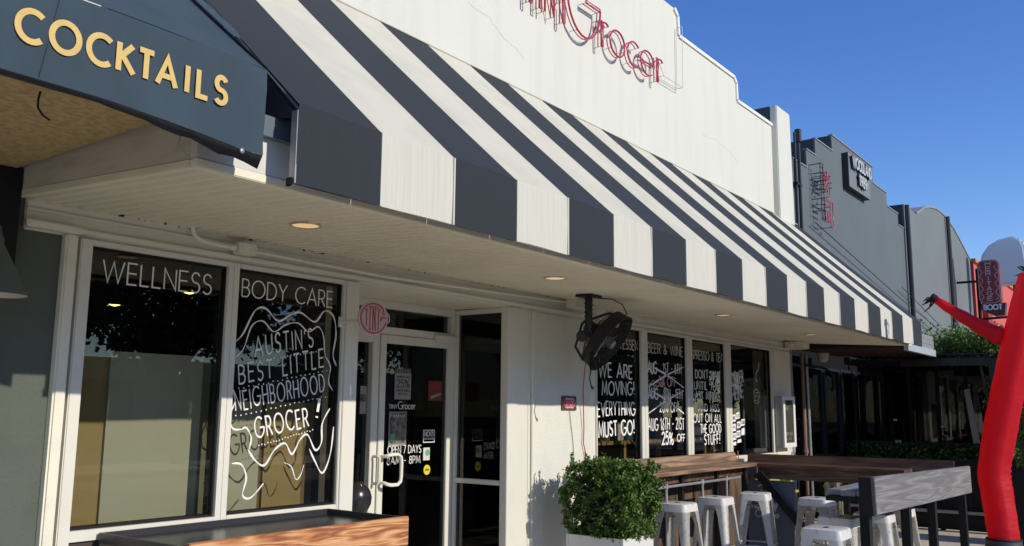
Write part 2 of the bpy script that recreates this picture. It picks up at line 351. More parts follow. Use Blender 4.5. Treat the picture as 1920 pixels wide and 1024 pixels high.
def write(name, text, x, y, z, h, m, parent, width=None, sw=.1, gap=.16, jit=0, slant=0, dep=.0015, frame=(FU,FV,FN), each=False, rot=0, outline=0, seed=1, sx=1.0, pad=0):
    if y == GY: x *= 1.0052; z = 1.62+(z-1.62)*1.0052
    rs = random.Random(seed); L, W = layout(text, h, gap, sx, jit, rs, slant, 1, pad)
    k = width/W if width else 1; O = Vector((x,y,z)); U, V, N_ = frame
    if rot: U, V = U*math.cos(rot)+V*math.sin(rot), V*math.cos(rot)-U*math.sin(rot)
    bm = bmesh.new(); res = []; c = 0
    for ch, st in L:
        if each: bm = bmesh.new()
        for s in st:
            s = [(a*k, b) for a, b in s]; c += 1; off = .0002*(c % 5)
            if outline:
                hw = outline*.5; P = [Vector(p) for p in s]; n = len(P); lf = []; rt = []
                for i in range(n):
                    t = (P[min(i+1,n-1)]-P[max(i-1,0)]); t = t.normalized() if t.length else Vector((1,0)); q = Vector((-t.y,t.x))
                    lf.append(P[i]+q*hw); rt.append(P[i]-q*hw)
                lp = [tuple(p) for p in lf+rt[::-1]]; lp.append(lp[0])
                bm_stroke(bm, lp, [sw*h*rs.uniform(.6,1.2) for _ in lp[:-1]], 0, dep+off, (O,U,V,N_))
            else:
                closed = len(s) > 3 and s[0] == s[-1]
                ws = [sw*h*(1+rs.uniform(-jit,jit)*2.0) for _ in (s[:-1] if (len(s) > 3 and (Vector(s[0])-Vector(s[-1])).length < 1e-6) else s)]
                bm_stroke(bm, s, ws, 0, dep+off, (O,U,V,N_))
        if each and st: res.append(obj(each, bm, m, parent))
    if each: return res
    return obj(name, bm, m, parent)

def leaf_cloud(name, pos, size, m, parent=None, seed=1, aspect=1.7):
    """one mesh of small leaf quads at pos (n,3)"""
    r = np.random.default_rng(seed); n = len(pos); pos = np.asarray(pos)-np.array(root_off(parent))
    a = r.normal(size=(n,3)); a /= np.linalg.norm(a, axis=1)[:,None]
    b = np.cross(a, r.normal(size=(n,3))); b /= np.linalg.norm(b, axis=1)[:,None]
    s = size*r.uniform(.6,1.3,(n,1)); q = np.cross(a,b)*s*.15
    V = np.stack([pos-a*s*aspect*.5, pos+b*s*.5+q, pos+a*s*aspect*.5, pos-b*s*.5+q], 1).reshape(-1,3)
    me = bpy.data.meshes.new(name); me.vertices.add(4*n); me.vertices.foreach_set('co', V.ravel())
    me.loops.add(4*n); me.loops.foreach_set('vertex_index', np.arange(4*n)); me.polygons.add(n)
    me.polygons.foreach_set('loop_start', np.arange(0,4*n,4)); me.polygons.foreach_set('loop_total', np.full(n,4))
    me.update(); me.validate(); me.materials.append(m)
    o = bpy.data.objects.new(name, me); COL.objects.link(o)
    if parent: o.parent = parent
    return o

# ================================================================ ground
struct(box('sidewalk', (-30,60,-3.2,12,-.3,0), M_['conc']))
struct(box('street', (-60,90,-12,-3.35,-.5,-.14), M_['asph']))
struct(box('kerb', (-30,60,-3.35,-3.2,-.4,.001), mat('kerb_concrete',(.36,.34,.31),.9)))
struct(box('far_sidewalk', (-60,90,-40,-12,-.4,.0), M_['conc']))
struct(box('ground', (-200,300,-200,200,-1.2,-.55), mat('dry_ground',(.18,.15,.11),.9)))

# ================================================================ white grocery building
gb = thing('grocery_building', (7.5,4.6,0), 'white stucco grocery building with stepped parapet behind the striped awning', 'building')
YW = 4.55
# upper wall with stepped parapet (front outline in x,z)
steps = [(2.0,2.9),(2.0,6.13),(3.6,6.13),(3.6,6.43),(9.18,6.43),(9.27,6.36),(9.29,6.12),(10.93,6.12),(11.01,6.05),(11.02,5.81),(12.28,5.81),(12.28,2.9)]
bm = bmesh.new(); bm_prism(bm, steps, 'y', YW, YW+.28); obj('upper_wall', bm, M_['stucco'], gb)
bm = bmesh.new()
for (x0,z0),(x1,z1) in zip(steps[4:-2], steps[5:-1]):
    d = Vector((x1-x0,0,z1-z0)); L = d.length; d.normalize(); n = Vector((-d.z,0,d.x)); n = n if (n.z > 0 or (abs(n.z) < .3 and n.x > 0)) else -n
    a = Vector((x0,0,z0)); b = Vector((x1,0,z1))
    q = [a-n*.03, b-n*.03, b+n*.012, a+n*.012]
    bm_prism(bm, [(p.x,p.z) for p in q], 'y', YW-.022, YW+.3)
obj('coping', bm, mat('white_coping',(.80,.80,.76),.6), gb)
bm = bmesh.new(); bm_prism(bm, [(12.282,2.9),(12.282,6.10),(12.80,6.10),(12.83,6.06),(12.92,2.9)], 'y', YW-.085, YW+.02); obj('pilaster', bm, M_['stucco'], gb, bevel=.012)
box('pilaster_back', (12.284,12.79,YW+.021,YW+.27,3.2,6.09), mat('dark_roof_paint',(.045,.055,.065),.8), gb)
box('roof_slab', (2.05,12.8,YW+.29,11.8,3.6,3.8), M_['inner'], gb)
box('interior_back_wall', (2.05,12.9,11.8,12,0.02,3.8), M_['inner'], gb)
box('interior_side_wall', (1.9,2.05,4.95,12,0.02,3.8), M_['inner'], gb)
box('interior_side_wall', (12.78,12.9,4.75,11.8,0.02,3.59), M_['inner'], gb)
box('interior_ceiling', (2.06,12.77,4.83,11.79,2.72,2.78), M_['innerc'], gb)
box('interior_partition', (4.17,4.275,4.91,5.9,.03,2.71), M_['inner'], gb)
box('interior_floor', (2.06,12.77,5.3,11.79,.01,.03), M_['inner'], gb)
# header beam over the shop windows and its mouldings
box('header_beam', (2.0,12.78,4.60,4.9,2.50,2.895), M_['trim'], gb, bevel=.006)
box('header_moulding', (2.27,12.76,4.572,4.598,2.515,2.545), M_['trim'], gb, bevel=.006)
box('header_moulding', (2.0,12.76,4.585,4.599,2.60,2.615), M_['trim'], gb, bevel=.004)
box('header_ledge', (1.99,2.27,4.54,4.599,2.508,2.545), M_['trim'], gb, bevel=.005)
def crack(pts, w_=.006):
    bm = bmesh.new(); rs = random.Random(8); q = []
    for a, b in zip(pts, pts[1:]):
        for k in range(6): t_ = k/6; q.append((a[0]+(b[0]-a[0])*t_+rs.uniform(-.008,.008), a[1]+(b[1]-a[1])*t_+rs.uniform(-.010,.010)))
    q.append(pts[-1]); bm_stroke(bm, q, [w_*rs.uniform(.3,1.1) for _ in q], 0, .0008, (Vector((0,YW-.0005,0)),Vector((1,0,0)),Vector((0,0,1)),Vector((0,-1,0)))); obj('crack', bm, M_['crack'], gb)
crack([(5.35,5.0),(5.65,4.98),(5.85,4.86),(6.0,4.84),(6.15,4.78)],.007); crack([(9.9,5.03),(10.3,5.07),(10.7,5.02),(11.0,4.93)],.006); crack([(4.9,5.15),(5.3,5.16)],.005)
# corner trim at left
bm = bmesh.new(); bm_box(bm, 2.20,2.265,4.56,4.72,0,2.507); obj('corner_trim', bm, M_['trim'], gb, bevel=.01)
box('corner_trim', (2.285,2.352,4.575,4.74,0,2.499), M_['frame'], gb, bevel=.006)
box('groove', (2.264,2.286,4.63,4.75,0,2.499), M_['fascia'], gb)
# stucco bays, columns
box('stucco_bay', (6.395,7.432,4.60,4.85,0,2.499), M_['stucco2'], gb, bevel=.008)
box('bay_trim', (6.36,6.392,4.585,4.80,0,2.50), M_['trim'], gb, bevel=.005)
box('bay_trim', (6.315,6.355,4.60,4.80,0,2.50), M_['frame'], gb, bevel=.004)
box('end_column', (12.14,12.78,4.585,4.9,0,2.499), M_['trim'], gb, bevel=.01)
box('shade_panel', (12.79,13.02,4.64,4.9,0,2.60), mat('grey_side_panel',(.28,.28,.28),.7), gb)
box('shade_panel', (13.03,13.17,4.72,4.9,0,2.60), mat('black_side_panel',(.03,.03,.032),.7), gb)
# walls under the windows
box('window_apron', (2.352,4.16,4.61,4.75,0,.955), mat('apron_dark',(.05,.035,.03),.7), gb)
for i in range(20):
    x = 7.45+i*.234; box('wainscot_board', (x,x+.226,4.60+.004*(i%3),4.64,.02,1.05), M_['wood_v'], gb, bevel=.003)
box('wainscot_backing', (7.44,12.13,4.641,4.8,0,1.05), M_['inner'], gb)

def window(x0, x1, z0, z1, y=4.6, fw=.05, l=None, r=None, glassm=G1, dark=True, lit=True):
    """white frame as the window object; children pane and gasket"""
    l = fw if l is None else l; r = fw if r is None else r
    bm = bmesh.new()
    bm_box(bm, x0-l, x0, y-.012, y+.10, z0-.055, z1+.03); bm_box(bm, x1, x1+r, y-.012, y+.10, z0-.055, z1+.03)
    bm_box(bm, x0, x1, y-.012, y+.10, z0-.055, z0); bm_box(bm, x0, x1, y-.012, y+.10, z1, z1+.03)
    f = obj('window', bm, M_['frame'], gb, bevel=.004)
    g = .012; bm = bmesh.new()
    bm_box(bm, x0+.001, x0+g, y+.012, y+.095, z0+.001, z1-.001); bm_box(bm, x1-g, x1-.001, y+.012, y+.095, z0+.001, z1-.001)
    bm_box(bm, x0+g, x1-g, y+.012, y+.095, z1-g, z1-.001); bm_box(bm, x0+g, x1-g, y+.012, y+.095, z0+.001, z0+g)
    obj('gasket', bm, M_['black'], f)
    box('pane', (x0+g, x1-g, y+.027, y+.030, z0+g, z1-g), glassm, f)
    return f
GY = 4.6255   # painted lettering sits on the outside of the glass
w1 = window(2.352,3.205,.99,2.468, l=.0, r=.035)
w2 = window(3.285,4.137,.99,2.470, l=.045, r=.02)
w3 = window(7.452,8.338,1.08,2.468, l=.02, r=.07, glassm=G3)
w4 = window(8.478,9.415,1.08,2.466, l=.07, r=.07, glassm=G3)
w5 = window(9.565,10.49,1.08,2.465, l=.08, r=.09, glassm=G3)
w6 = window(10.672,12.04,1.08,2.475, l=.09, r=.10, glassm=G3)
# sliding sashes low in the last window
bm = bmesh.new()
for x in (11.12,11.86): bm_box(bm, x,x+.05,4.635,4.66,1.095,1.93)
bm_box(bm,11.17,11.86,4.635,4.66,1.095,1.15)
obj('sliding_sash', bm, mat('grey_sash',(.22,.24,.27),.4), w6)
box('entry_post', (4.160,4.283,4.585,4.80,0,2.499), M_['frame'], gb, bevel=.004)
# window lettering
write('lettering','WELLNESS',2.425,GY,2.285,.118,M_['vinyl'],w1,width=.675,sw=.075,gap=.2)
write('lettering','BODY CARE',3.315,GY,2.30,.108,M_['vinyl'],w2,width=.735,sw=.075,gap=.2)
for t_,x_,z_,h_,wd_,sw_,sl_,sd_ in (("AUSTIN'S",3.44,1.94,.118,.47,.105,.14,3),('BEST LITTLE',3.335,1.768,.115,.68,.10,.10,4),('NEIGHBORHOOD',3.32,1.603,.115,.71,.10,.05,5),('GROCER',3.475,1.432,.122,.42,.13,0,6)):
    write('lettering',t_,x_,GY,z_,h_,M_['chalk'],w2,width=wd_,sw=sw_*.62,gap=.34,jit=.05,slant=sl_,rot=R(11),seed=sd_)
    write('lettering',t_,x_+.017,GY-.001,z_-.004,h_,M_['chalk'],w2,width=wd_,sw=sw_*.45,gap=.34,jit=.05,slant=sl_,rot=R(11),seed=sd_)
write('lettering','!',3.945,GY,1.56,.13,M_['chalk'],w2,sw=.16,rot=R(-8),seed=7)
bm = bmesh.new(); rs = random.Random(5)
for (x0,z0,x1,z1) in ((3.45,1.905,3.95,2.0),(3.33,1.735,4.02,1.87),(3.32,1.57,4.02,1.70),(3.5,1.39,3.92,1.48)):
    for i in range(20):
        t = i/19; x = x0+(x1-x0)*t; z = z0+(z1-z0)*t+rs.uniform(-.004,.004); x = x*1.0052; z = 1.62+(z-1.62)*1.0052; bm_box(bm, x-.004,x+.004,GY-.002,GY,z-.004,z+.004)
obj('painted_dots', bm, M_['chalk'], w2)
def squiggle(pts, wd, par, nm='painted_squiggle', m='chalk'):
    P = [Vector((p[0]*1.0052, 1.62+(p[1]-1.62)*1.0052)) for p in pts]; out = []
    for i in range(len(P)-1):
        a = P[max(i-1,0)]; b = P[i]; c = P[i+1]; d = P[min(i+2,len(P)-1)]
        for k in range(6):
            t = k/6; out.append(.5*((2*b)+(c-a)*t+(2*a-5*b+4*c-d)*t*t+(3*b-a-3*c+d)*t**3))
    out.append(P[-1]); n = len(out); ph = random.random()*6
    wd *= .78; ws = [wd*(.40+.60*abs(math.sin(ph+i*.35)))*(.35+.65*min(1,(i+1)/4,(n-i)/4)) for i in range(n)]
    bm = bmesh.new(); bm_stroke(bm, [tuple(p) for p in out], ws, 0, .0012, (Vector((0,GY,0)),FU,FV,FN)); return obj(nm, bm, M_[m], par)
squiggle([(3.29,2.02),(3.34,2.07),(3.42,2.22),(3.50,2.24),(3.60,2.17),(3.70,2.22),(3.78,2.24),(3.90,2.19),(3.98,2.27),(4.06,2.24),(4.09,2.12),(4.07,1.98),(4.11,1.90)],.017,w2)
squiggle([(3.29,1.92),(3.35,1.98),(3.40,2.12),(3.48,2.16),(3.57,2.10),(3.66,2.15),(3.76,2.17),(3.85,2.12),(3.93,2.16),(3.98,2.10),(4.0,1.98),(4.05,1.90),(4.04,1.80),(4.08,1.74)],.013,w2)
squiggle([(3.29,1.73),(3.31,1.66),(3.28,1.58),(3.30,1.50),(3.36,1.49),(3.40,1.50),(3.44,1.44),(3.43,1.37)],.016,w2)
squiggle([(3.42,1.37),(3.48,1.30),(3.55,1.27),(3.62,1.36),(3.70,1.40),(3.76,1.33),(3.82,1.42),(3.88,1.45),(3.95,1.35),(4.0,1.40),(4.0,1.52),(4.06,1.62)],.018,w2)
squiggle([(3.90,1.36),(3.95,1.28),(4.02,1.20),(4.08,1.32),(4.10,1.50)],.017,w2)
squiggle([(3.70,1.28),(3.76,1.25),(3.80,1.17),(3.84,1.20),(3.86,1.26)],.010,w2)
squiggle([(3.31,1.29),(3.38,1.28),(3.42,1.20),(3.40,1.10),(3.46,1.08),(3.55,1.16)],.017,w2)
write('lettering','DELICATESSEN',7.50,GY,2.255,.105,M_['vinyl'],w3,width=.79,sw=.07,gap=.2)
write('lettering','WE ARE',7.50,GY,1.955,.135,M_['chalk'],w3,width=.66,gap=.24,sw=.125,jit=.05,seed=11)
write('lettering','MOVING!',7.56,GY,1.775,.135,M_['chalk'],w3,width=.64,gap=.24,sw=.11,jit=.05,seed=12,rot=R(2))
write('lettering','EVERYTHING',7.47,GY,1.57,.135,M_['chalk'],w3,width=.74,gap=.24,sw=.105,jit=.05,seed=13,rot=R(1))
write('lettering','MUST GO!',7.49,GY,1.37,.14,M_['chalk'],w3,width=.70,gap=.24,sw=.14,jit=.05,seed=14,rot=R(2))
write('lettering','BEER & WINE',8.50,GY,2.25,.105,M_['vinyl'],w4,width=.84,sw=.07,gap=.2)
write('lettering','AUG',8.50,GY,2.03,.12,M_['chalk'],w4,width=.20,sw=.15,jit=.06,seed=15)
write('lettering','1ST - 8TH',8.85,GY,2.045,.105,M_['chalk'],w4,width=.44,gap=.26,sw=.10,jit=.06,seed=16)
write('lettering','5% OFF',8.75,GY,1.90,.10,M_['glow'],w4,width=.40,gap=.24,sw=.12,jit=.06,seed=17)
write('lettering','AUG',8.50,GY,1.76,.11,M_['chalk'],w4,width=.22,sw=.15,jit=.06,seed=18)
write('lettering','9TH - 15TH',8.86,GY,1.77,.10,M_['chalk'],w4,width=.45,gap=.26,sw=.10,jit=.06,seed=19)
write('lettering','20% OFF',8.76,GY,1.615,.10,M_['chalk'],w4,width=.44,gap=.24,sw=.11,jit=.06,seed=20)
write('lettering','AUG 16TH - 21ST',8.49,GY,1.425,.125,M_['chalk'],w4,width=.85,gap=.26,sw=.11,jit=.05,seed=21)
write('lettering','25%',8.80,GY,1.265,.13,M_['chalk'],w4,width=.26,sw=.16,jit=.05,seed=22)
write('lettering','OFF',9.16,GY,1.29,.075,M_['chalk'],w4,width=.19,sw=.17,jit=.05,seed=23)
for i,(a,b,c,d) in enumerate(((8.50,1.88,9.36,2.13),(8.60,2.10,9.36,1.89),(8.50,1.60,9.36,1.86),(8.58,1.84,9.34,1.60))):
    squiggle([(a,b),((a+c)/2,(b+d)/2+.015),(c,d)],.028,w4,'painted_strike')
write('lettering','ESPRESSO & TEA',9.50,GY,2.235,.105,M_['vinyl'],w5,width=.96,sw=.07,gap=.2)
for t,x,z,h,wd,sd in (("DON'T WAIT",9.66,2.02,.10,.70,31),('UNTIL THE',9.62,1.885,.095,.68,32),('LAST MINUTE',9.58,1.765,.095,.76,33),('AND MISS',9.72,1.63,.085,.58,34),('OUT ON ALL',9.58,1.50,.095,.78,35),('THE GOOD',9.76,1.375,.10,.58,36),('STUFF!',9.86,1.24,.115,.44,37)):
    write('lettering',t,x,GY,z,h,M_['chalk'],w5,width=wd,gap=.28,sw=.12 if sd < 36 else .15,jit=.05,seed=sd)
write('lettering','ORDER',10.69,GY,1.955,.15,M_['chalk'],w6,width=.40,sw=.05,outline=.018,jit=.05,seed=41,rot=R(8))
write('lettering','HERE',10.70,GY,1.765,.15,M_['chalk'],w6,width=.37,sw=.05,outline=.018,jit=.05,seed=42,rot=R(8))
squiggle([(11.60,2.30),(11.62,2.22),(11.54,2.16),(11.50,2.07),(11.56,2.02)],.011,w6)
for q in ([(11.42+(x_-11.42)*.72,1.74+(z_-1.71)*.72) for x_,z_ in q_] for q_ in ([(11.40,1.93),(11.52,1.97),(11.66,1.93),(11.52,1.90),(11.40,1.93)],[(11.40,1.93),(11.43,1.78),(11.52,1.76),(11.62,1.78),(11.66,1.93)],[(11.66,1.92),(11.72,1.88),(11.64,1.82)],[(11.38,1.76),(11.52,1.71),(11.68,1.75)],[(11.44,1.86),(11.52,1.84),(11.63,1.86)])): squiggle(q,.009,w6)
bm = bmesh.new()
rs = random.Random(9); blobs = []
for r_,(z,n) in enumerate(((1.50,2),(1.385,3),(1.27,3),(1.205,2))):
    for k in range(n):
        x = 10.72+.15*k+rs.uniform(-.015,.015); hgt = .095 if r_ < 3 else .05; wd = .125
        poly = [(x+rs.uniform(-.01,.01),z+.03*k),(x+wd,z+.01+.03*k+rs.uniform(-.01,.01)),(x+wd+rs.uniform(-.01,.01),z+hgt+.03*k),(x+.01,z+hgt-.01+.03*k)]
        bm_prism(bm, poly, 'y', GY-.0016, GY); blobs.append((x+.02,z+.03+.03*k))
obj('painted_patches', bm, M_['chalk'], w6)
for k,(t,(x,z)) in enumerate(zip(('GIVE','US','A','CALL','OUR','TO','GO'),blobs)): write('lettering',t,x,GY-.002,z,.038,M_['ink'],w6,width=.085,sw=.17,jit=.06,seed=60+k)

# recessed entry
YD = 5.19
box('entry_ceiling', (4.284,6.30,4.901,5.30,2.505,2.56), M_['soffit'], gb)
box('entry_header', (4.284,6.02,YD,YD+.12,2.44,2.504), M_['frame'], gb, bevel=.004)
bm = bmesh.new()
bm_box(bm,4.284,4.80,YD,YD+.1,0,2.439); bm_box(bm,4.80,5.01,YD,YD+.1,2.150,2.287)
bm_box(bm,5.010,5.085,YD,YD+.1,0,2.287); bm_box(bm,5.085,6.0,YD-.004,YD+.1,2.226,2.287); bm_box(bm,4.80,5.0,YD+.01,YD+.1,0,.16)
bm_box(bm,5.965,6.02,YD,YD+.1,0,2.439)
df = obj('door_frame', bm, M_['frame'], gb, bevel=.004)
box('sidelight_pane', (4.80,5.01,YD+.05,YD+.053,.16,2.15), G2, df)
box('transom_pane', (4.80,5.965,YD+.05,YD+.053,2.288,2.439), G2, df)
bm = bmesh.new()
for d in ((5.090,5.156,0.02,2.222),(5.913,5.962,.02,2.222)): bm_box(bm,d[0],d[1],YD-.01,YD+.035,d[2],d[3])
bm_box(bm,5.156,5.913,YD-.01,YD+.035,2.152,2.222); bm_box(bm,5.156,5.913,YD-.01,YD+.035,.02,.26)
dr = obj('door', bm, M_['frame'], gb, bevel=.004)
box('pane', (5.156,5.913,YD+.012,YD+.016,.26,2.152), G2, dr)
YP = YD+.009
box('door_closer', (5.72,5.99,YD-.055,YD-.006,2.20,2.26), M_['frame'], gb, bevel=.006)
hp = [(5.115,YD-.01,1.245),(5.115,YD-.075,1.25),(5.125,YD-.09,1.255),(5.16,YD-.10,1.262),(5.23,YD-.10,1.262),(5.262,YD-.10,1.24),(5.268,YD-.10,1.20),(5.268,YD-.10,1.09),(5.262,YD-.10,1.05),(5.23,YD-.10,1.025),(5.16,YD-.10,1.025),(5.125,YD-.09,1.032),(5.115,YD-.075,1.04),(5.115,YD-.01,1.045)]
tube('handle', hp, .0145, mat('white_handle',(.78,.76,.68),.35), dr, n=10)
tube('handle', [(5.045,YD,1.25),(5.045,YD-.06,1.25),(5.05,YD-.07,1.24),(5.05,YD-.07,1.06),(5.045,YD-.06,1.04),(5.045,YD,1.04)], .012, M_['frame'], df)
# posters and lettering of the door
bm = bmesh.new(); bm_box(bm,5.275,5.468,YP-.002,YP,1.70,1.915)
for i in range(10): bm_box(bm,5.28+i*.019,5.288+i*.019,YP-.002,YP,1.916,1.955)
pp = obj('sale_flyer', bm, M_['paper2'], dr)
write('lettering','25%',5.295,YP-.0025,1.80,.062,M_['ink'],dr,width=.15,sw=.12)
write('lettering','SUMMER SALE',5.292,YP-.0025,1.878,.016,M_['ink'],dr,width=.16,sw=.12)
write('lettering','EVERYTHING',5.292,YP-.0025,1.765,.018,M_['ink'],dr,width=.16,sw=.12)
write('lettering','MUST GO',5.315,YP-.0025,1.738,.014,M_['ink'],dr,width=.11,sw=.12)
box('orange_notice', (5.685,5.862,YP-.002,YP,1.695,1.865), M_['rednote'], dr)
write('lettering','SALE',5.70,YP-.0025,1.80,.04,M_['redink'],dr,width=.14,sw=.16)
bm = bmesh.new(); bm_prism(bm,[(5.71,1.705),(5.84,1.745),(5.85,1.765),(5.72,1.735)],'y',YP-.003,YP-.002); obj('notice_strip', bm, M_['paper2'], dr)
write('lettering','TINY',5.215,YP-.001,1.625,.032,M_['vinyl'],dr,width=.098,sw=.12)
write('lettering','Grocer',5.322,YP-.001,1.622,.060,M_['vinyl'],dr,width=.205,sw=.09)
bm = bmesh.new(); bm_box(bm,5.222,5.425,YP-.0015,YP,1.325,1.60); obj('event_poster', bm, M_['paper2'], dr)
box('event_poster_print', (5.230,5.417,YP-.003,YP-.0016,1.342,1.592), M_['poster'], dr)
write('lettering','Festival',5.238,YP-.0035,1.555,.032,M_['paper'],dr,width=.165,sw=.10)
box('poster_green_spot',(5.245,5.285,YP-.004,YP-.0031,1.365,1.42),M_['mint'],dr)
write('lettering','OPEN 7 DAYS',5.215,YP-.001,1.262,.062,M_['vinyl'],dr,width=.395,sw=.105,gap=.18)
write('lettering','8AM - 8PM',5.212,YP-.001,1.176,.060,M_['vinyl'],dr,width=.39,sw=.095,gap=.22)
bm = bmesh.new(); bm_stroke(bm,[(5.638,1.345),(5.638,1.445),(5.775,1.445),(5.775,1.345),(5.638,1.345)],.007,0,.0015,(Vector((0,YP,0)),FU,FV,FN)); obj('no_pets_sticker', bm, M_['vinyl'], dr)
write('lettering','NO',5.65,YP-.001,1.395,.038,M_['vinyl'],dr,width=.062,sw=.2)
write('lettering','PETS ALLOWED',5.648,YP-.001,1.368,.013,M_['vinyl'],dr,width=.118,sw=.15)
bm = bmesh.new(); bm_stroke(bm,A(5.742,1.414,.018,.021,90,450,16),.005,0,.0015,(Vector((0,YP,0)),FU,FV,FN)); bm_stroke(bm,[(5.73,1.40),(5.754,1.43)],.004,0,.0018,(Vector((0,YP,0)),FU,FV,FN)); obj('no_pets_symbol', bm, M_['vinyl'], dr)
box('payment_sticker', (5.64,5.72,YP-.0015,YP,1.195,1.30), M_['paper'], dr)
bm = bmesh.new(); bm_lathe(bm,[(.027,0),(.027,.001)],(5.69,YP-.0018,1.258),Vector((0,-1,0)),20); obj('green_dot', bm, M_['mint'], dr)
bm = bmesh.new(); bm_lathe(bm,[(.042,0),(.042,.001)],(5.69,YP-.0005,1.115),Vector((0,-1,0)),24); obj('yellow_sticker', bm, M_['yel'], dr)
write('lettering','OPEN',5.665,YP-.002,1.108,.014,M_['ink'],dr,width=.05,sw=.16)
# reversed sign on the sidelight
box('sidelight_notice',(4.93,5.0,YD+.044,YD+.047,1.58,1.80),M_['paper2'],df)
write('lettering','RED',4.935,YD+.0435,1.68,.05,M_['ink'],df,width=.05,sw=.12)
# glazed return wall of the entry (faces -x)
bm = bmesh.new()
bm_box(bm,6.004,6.06,4.662,YD-.001,2.455,2.498); bm_box(bm,6.004,6.06,4.662,YD-.036,.995,1.035); bm_box(bm,6.004,6.06,YD-.035,YD-.005,0,2.454)
rf = obj('entry_return_frame', bm, M_['frame'], gb, bevel=.003)
box('return_pane',(6.03,6.034,4.66,YD-.035,1.036,2.454),G2,rf); box('return_pane',(6.03,6.034,4.66,YD-.035,.0,.994),G2,rf)
box('entry_post', (6.0,6.15,4.585,4.66,0,2.499), M_['frame'], gb, bevel=.004)
box('entry_post', (6.152,6.312,4.598,4.70,0,2.499), M_['frame'], gb, bevel=.004)
# corrugated soffit, sloping down to the street
bm = bmesh.new(); x = 1.97; prof = []
while x < 13.38:
    for dx, dz in ((0,0),(.040,0),(.050,-.016),(.074,-.016)): prof.append((x+dx, dz))
    x += .084
Y0, Y1, Z0, Z1 = 3.09, 4.598, 2.578, 2.668
va = [(bm.verts.new((a, Y0, Z0+d)), bm.verts.new((a, Y1, Z1+d))) for a, d in prof]
for a, b in zip(va, va[1:]): bm.faces.new((a[0],b[0],b[1],a[1]))
obj('soffit_panel', bm, M_['soffit'], gb)
box('soffit_backing', (1.97,13.38,3.10,4.597,2.70,2.78), M_['fascia'], gb)
box('soffit_edge_trim', (1.953,13.40,3.05,3.10,2.562,2.60), M_['soffit'], gb, bevel=.004)
bm = bmesh.new(); bm_prism(bm, [(3.101,2.566),(4.597,2.655),(4.597,2.69),(3.101,2.60)], 'x', 1.953, 1.99); obj('soffit_edge_trim', bm, M_['soffit'], gb, bevel=.003)
box('canopy_fascia', (1.955,13.40,3.056,3.10,2.602,2.79), mat('fascia_white',(.66,.66,.62),.55,noise=((8,8,3),.15)), gb)
bm = bmesh.new(); bm_prism(bm, [(3.101,2.602),(4.597,2.692),(4.597,2.86),(3.101,2.80)], 'x', 1.957, 1.985); obj('canopy_end_fascia', bm, M_['fascia'], gb)
bm = bmesh.new(); bm_prism(bm, [(3.05,2.80),(4.60,2.862),(4.60,2.885),(3.05,2.825)], 'x', 1.93, 2.0); obj('canopy_end_cap', bm, M_['fascia'], gb, bevel=.004)
box('canopy_deck', (2.001,13.2,3.11,4.54,2.81,2.84), M_['fascia'], gb)
box('canopy_channel', (2.0,2.42,3.02,3.055,2.76,2.85), mat('blue_grey_steel',(.14,.18,.21),.4,.3), gb)
# a strip of mortar drips where the soffit meets the header
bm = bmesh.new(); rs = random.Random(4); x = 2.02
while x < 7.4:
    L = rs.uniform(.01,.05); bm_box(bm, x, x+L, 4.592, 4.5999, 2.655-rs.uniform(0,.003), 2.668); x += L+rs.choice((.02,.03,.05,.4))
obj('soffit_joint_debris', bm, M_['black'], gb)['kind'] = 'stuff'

# ================================================================ recessed lights, conduit
for i,(x,y) in enumerate(((3.07,3.73),(5.40,3.69),(8.45,3.70),(11.16,3.73))):
    z = Z0+(y-Y0)*(Z1-Z0)/(Y1-Y0)-.012
    t = thing('recessed_light', (x,y,z), ('round recessed soffit light nearest the cocktails awning, glowing warm','second recessed soffit light along, above the entry','recessed soffit light over the delicatessen windows','recessed soffit light near the end column, farthest off')[i], 'ceiling light', 'recessed lights in the soffit')
    bm = bmesh.new(); bm_lathe(bm, [(.085,0),(.088,-.008),(.078,-.012),(.074,-.004)], (x,y,z), n=28, cap=False); obj('trim_ring', bm, M_['brass'], t, smooth=True)
    bm = bmesh.new(); bm_lathe(bm, [(.074,-.006),(.05,-.008)], (x,y,z), n=28); obj('lamp_lens', bm, M_['lamp'], t)
t = thing('electrical_conduit', (3.3,4.58,2.57), 'cream painted conduit bending down to a junction box above the left windows', 'conduit')
tube('pipe', [(2.89,4.52,2.66),(2.90,4.52,2.635),(2.92,4.53,2.61),(2.95,4.535,2.595),(3.0,4.54,2.585),(3.10,4.54,2.58),(3.18,4.54,2.58)], .0125, M_['trim'], t)
tube('connector', [(3.165,4.54,2.58),(3.205,4.54,2.58)], .02, M_['trim'], t)
box('junction_box', (3.21,3.335,4.50,4.571,2.545,2.615), M_['trim'], t, bevel=.004)
tube('pipe', [(3.335,4.54,2.578),(4.5,4.55,2.565),(6.86,4.55,2.62)], .010, M_['trim'], t)
bm = bmesh.new()
for x in (3.225,3.32): bm_lathe(bm,[(.004,0),(.004,.003)],(x,4.5,2.58),Vector((0,-1,0)),8)
obj('screw', bm, M_['fascia'], t)
t = thing('fan_outlet_box', (6.9,4.5,2.6), 'cream junction box on the wall beside the drum fan', 'junction box')
box('box_body', (6.83,7.03,4.42,4.55,2.57,2.65), M_['trim'], t, bevel=.006); box('box_lid', (6.84,7.02,4.405,4.419,2.58,2.64), M_['trim'], t, bevel=.003)
t = thing('security_light', (12.9,4.45,2.63), 'cream floodlight box at the end of the soffit above the white column', 'light box')
box('light_body', (12.56,12.90,4.36,4.58,2.535,2.635), M_['trim'], t, bevel=.008); tube('swivel', [(12.50,4.45,2.61),(12.55,4.46,2.59)], .03, M_['trim'], t); box('light_visor',(12.60,12.88,4.33,4.358,2.54,2.63),M_['trim'],t)

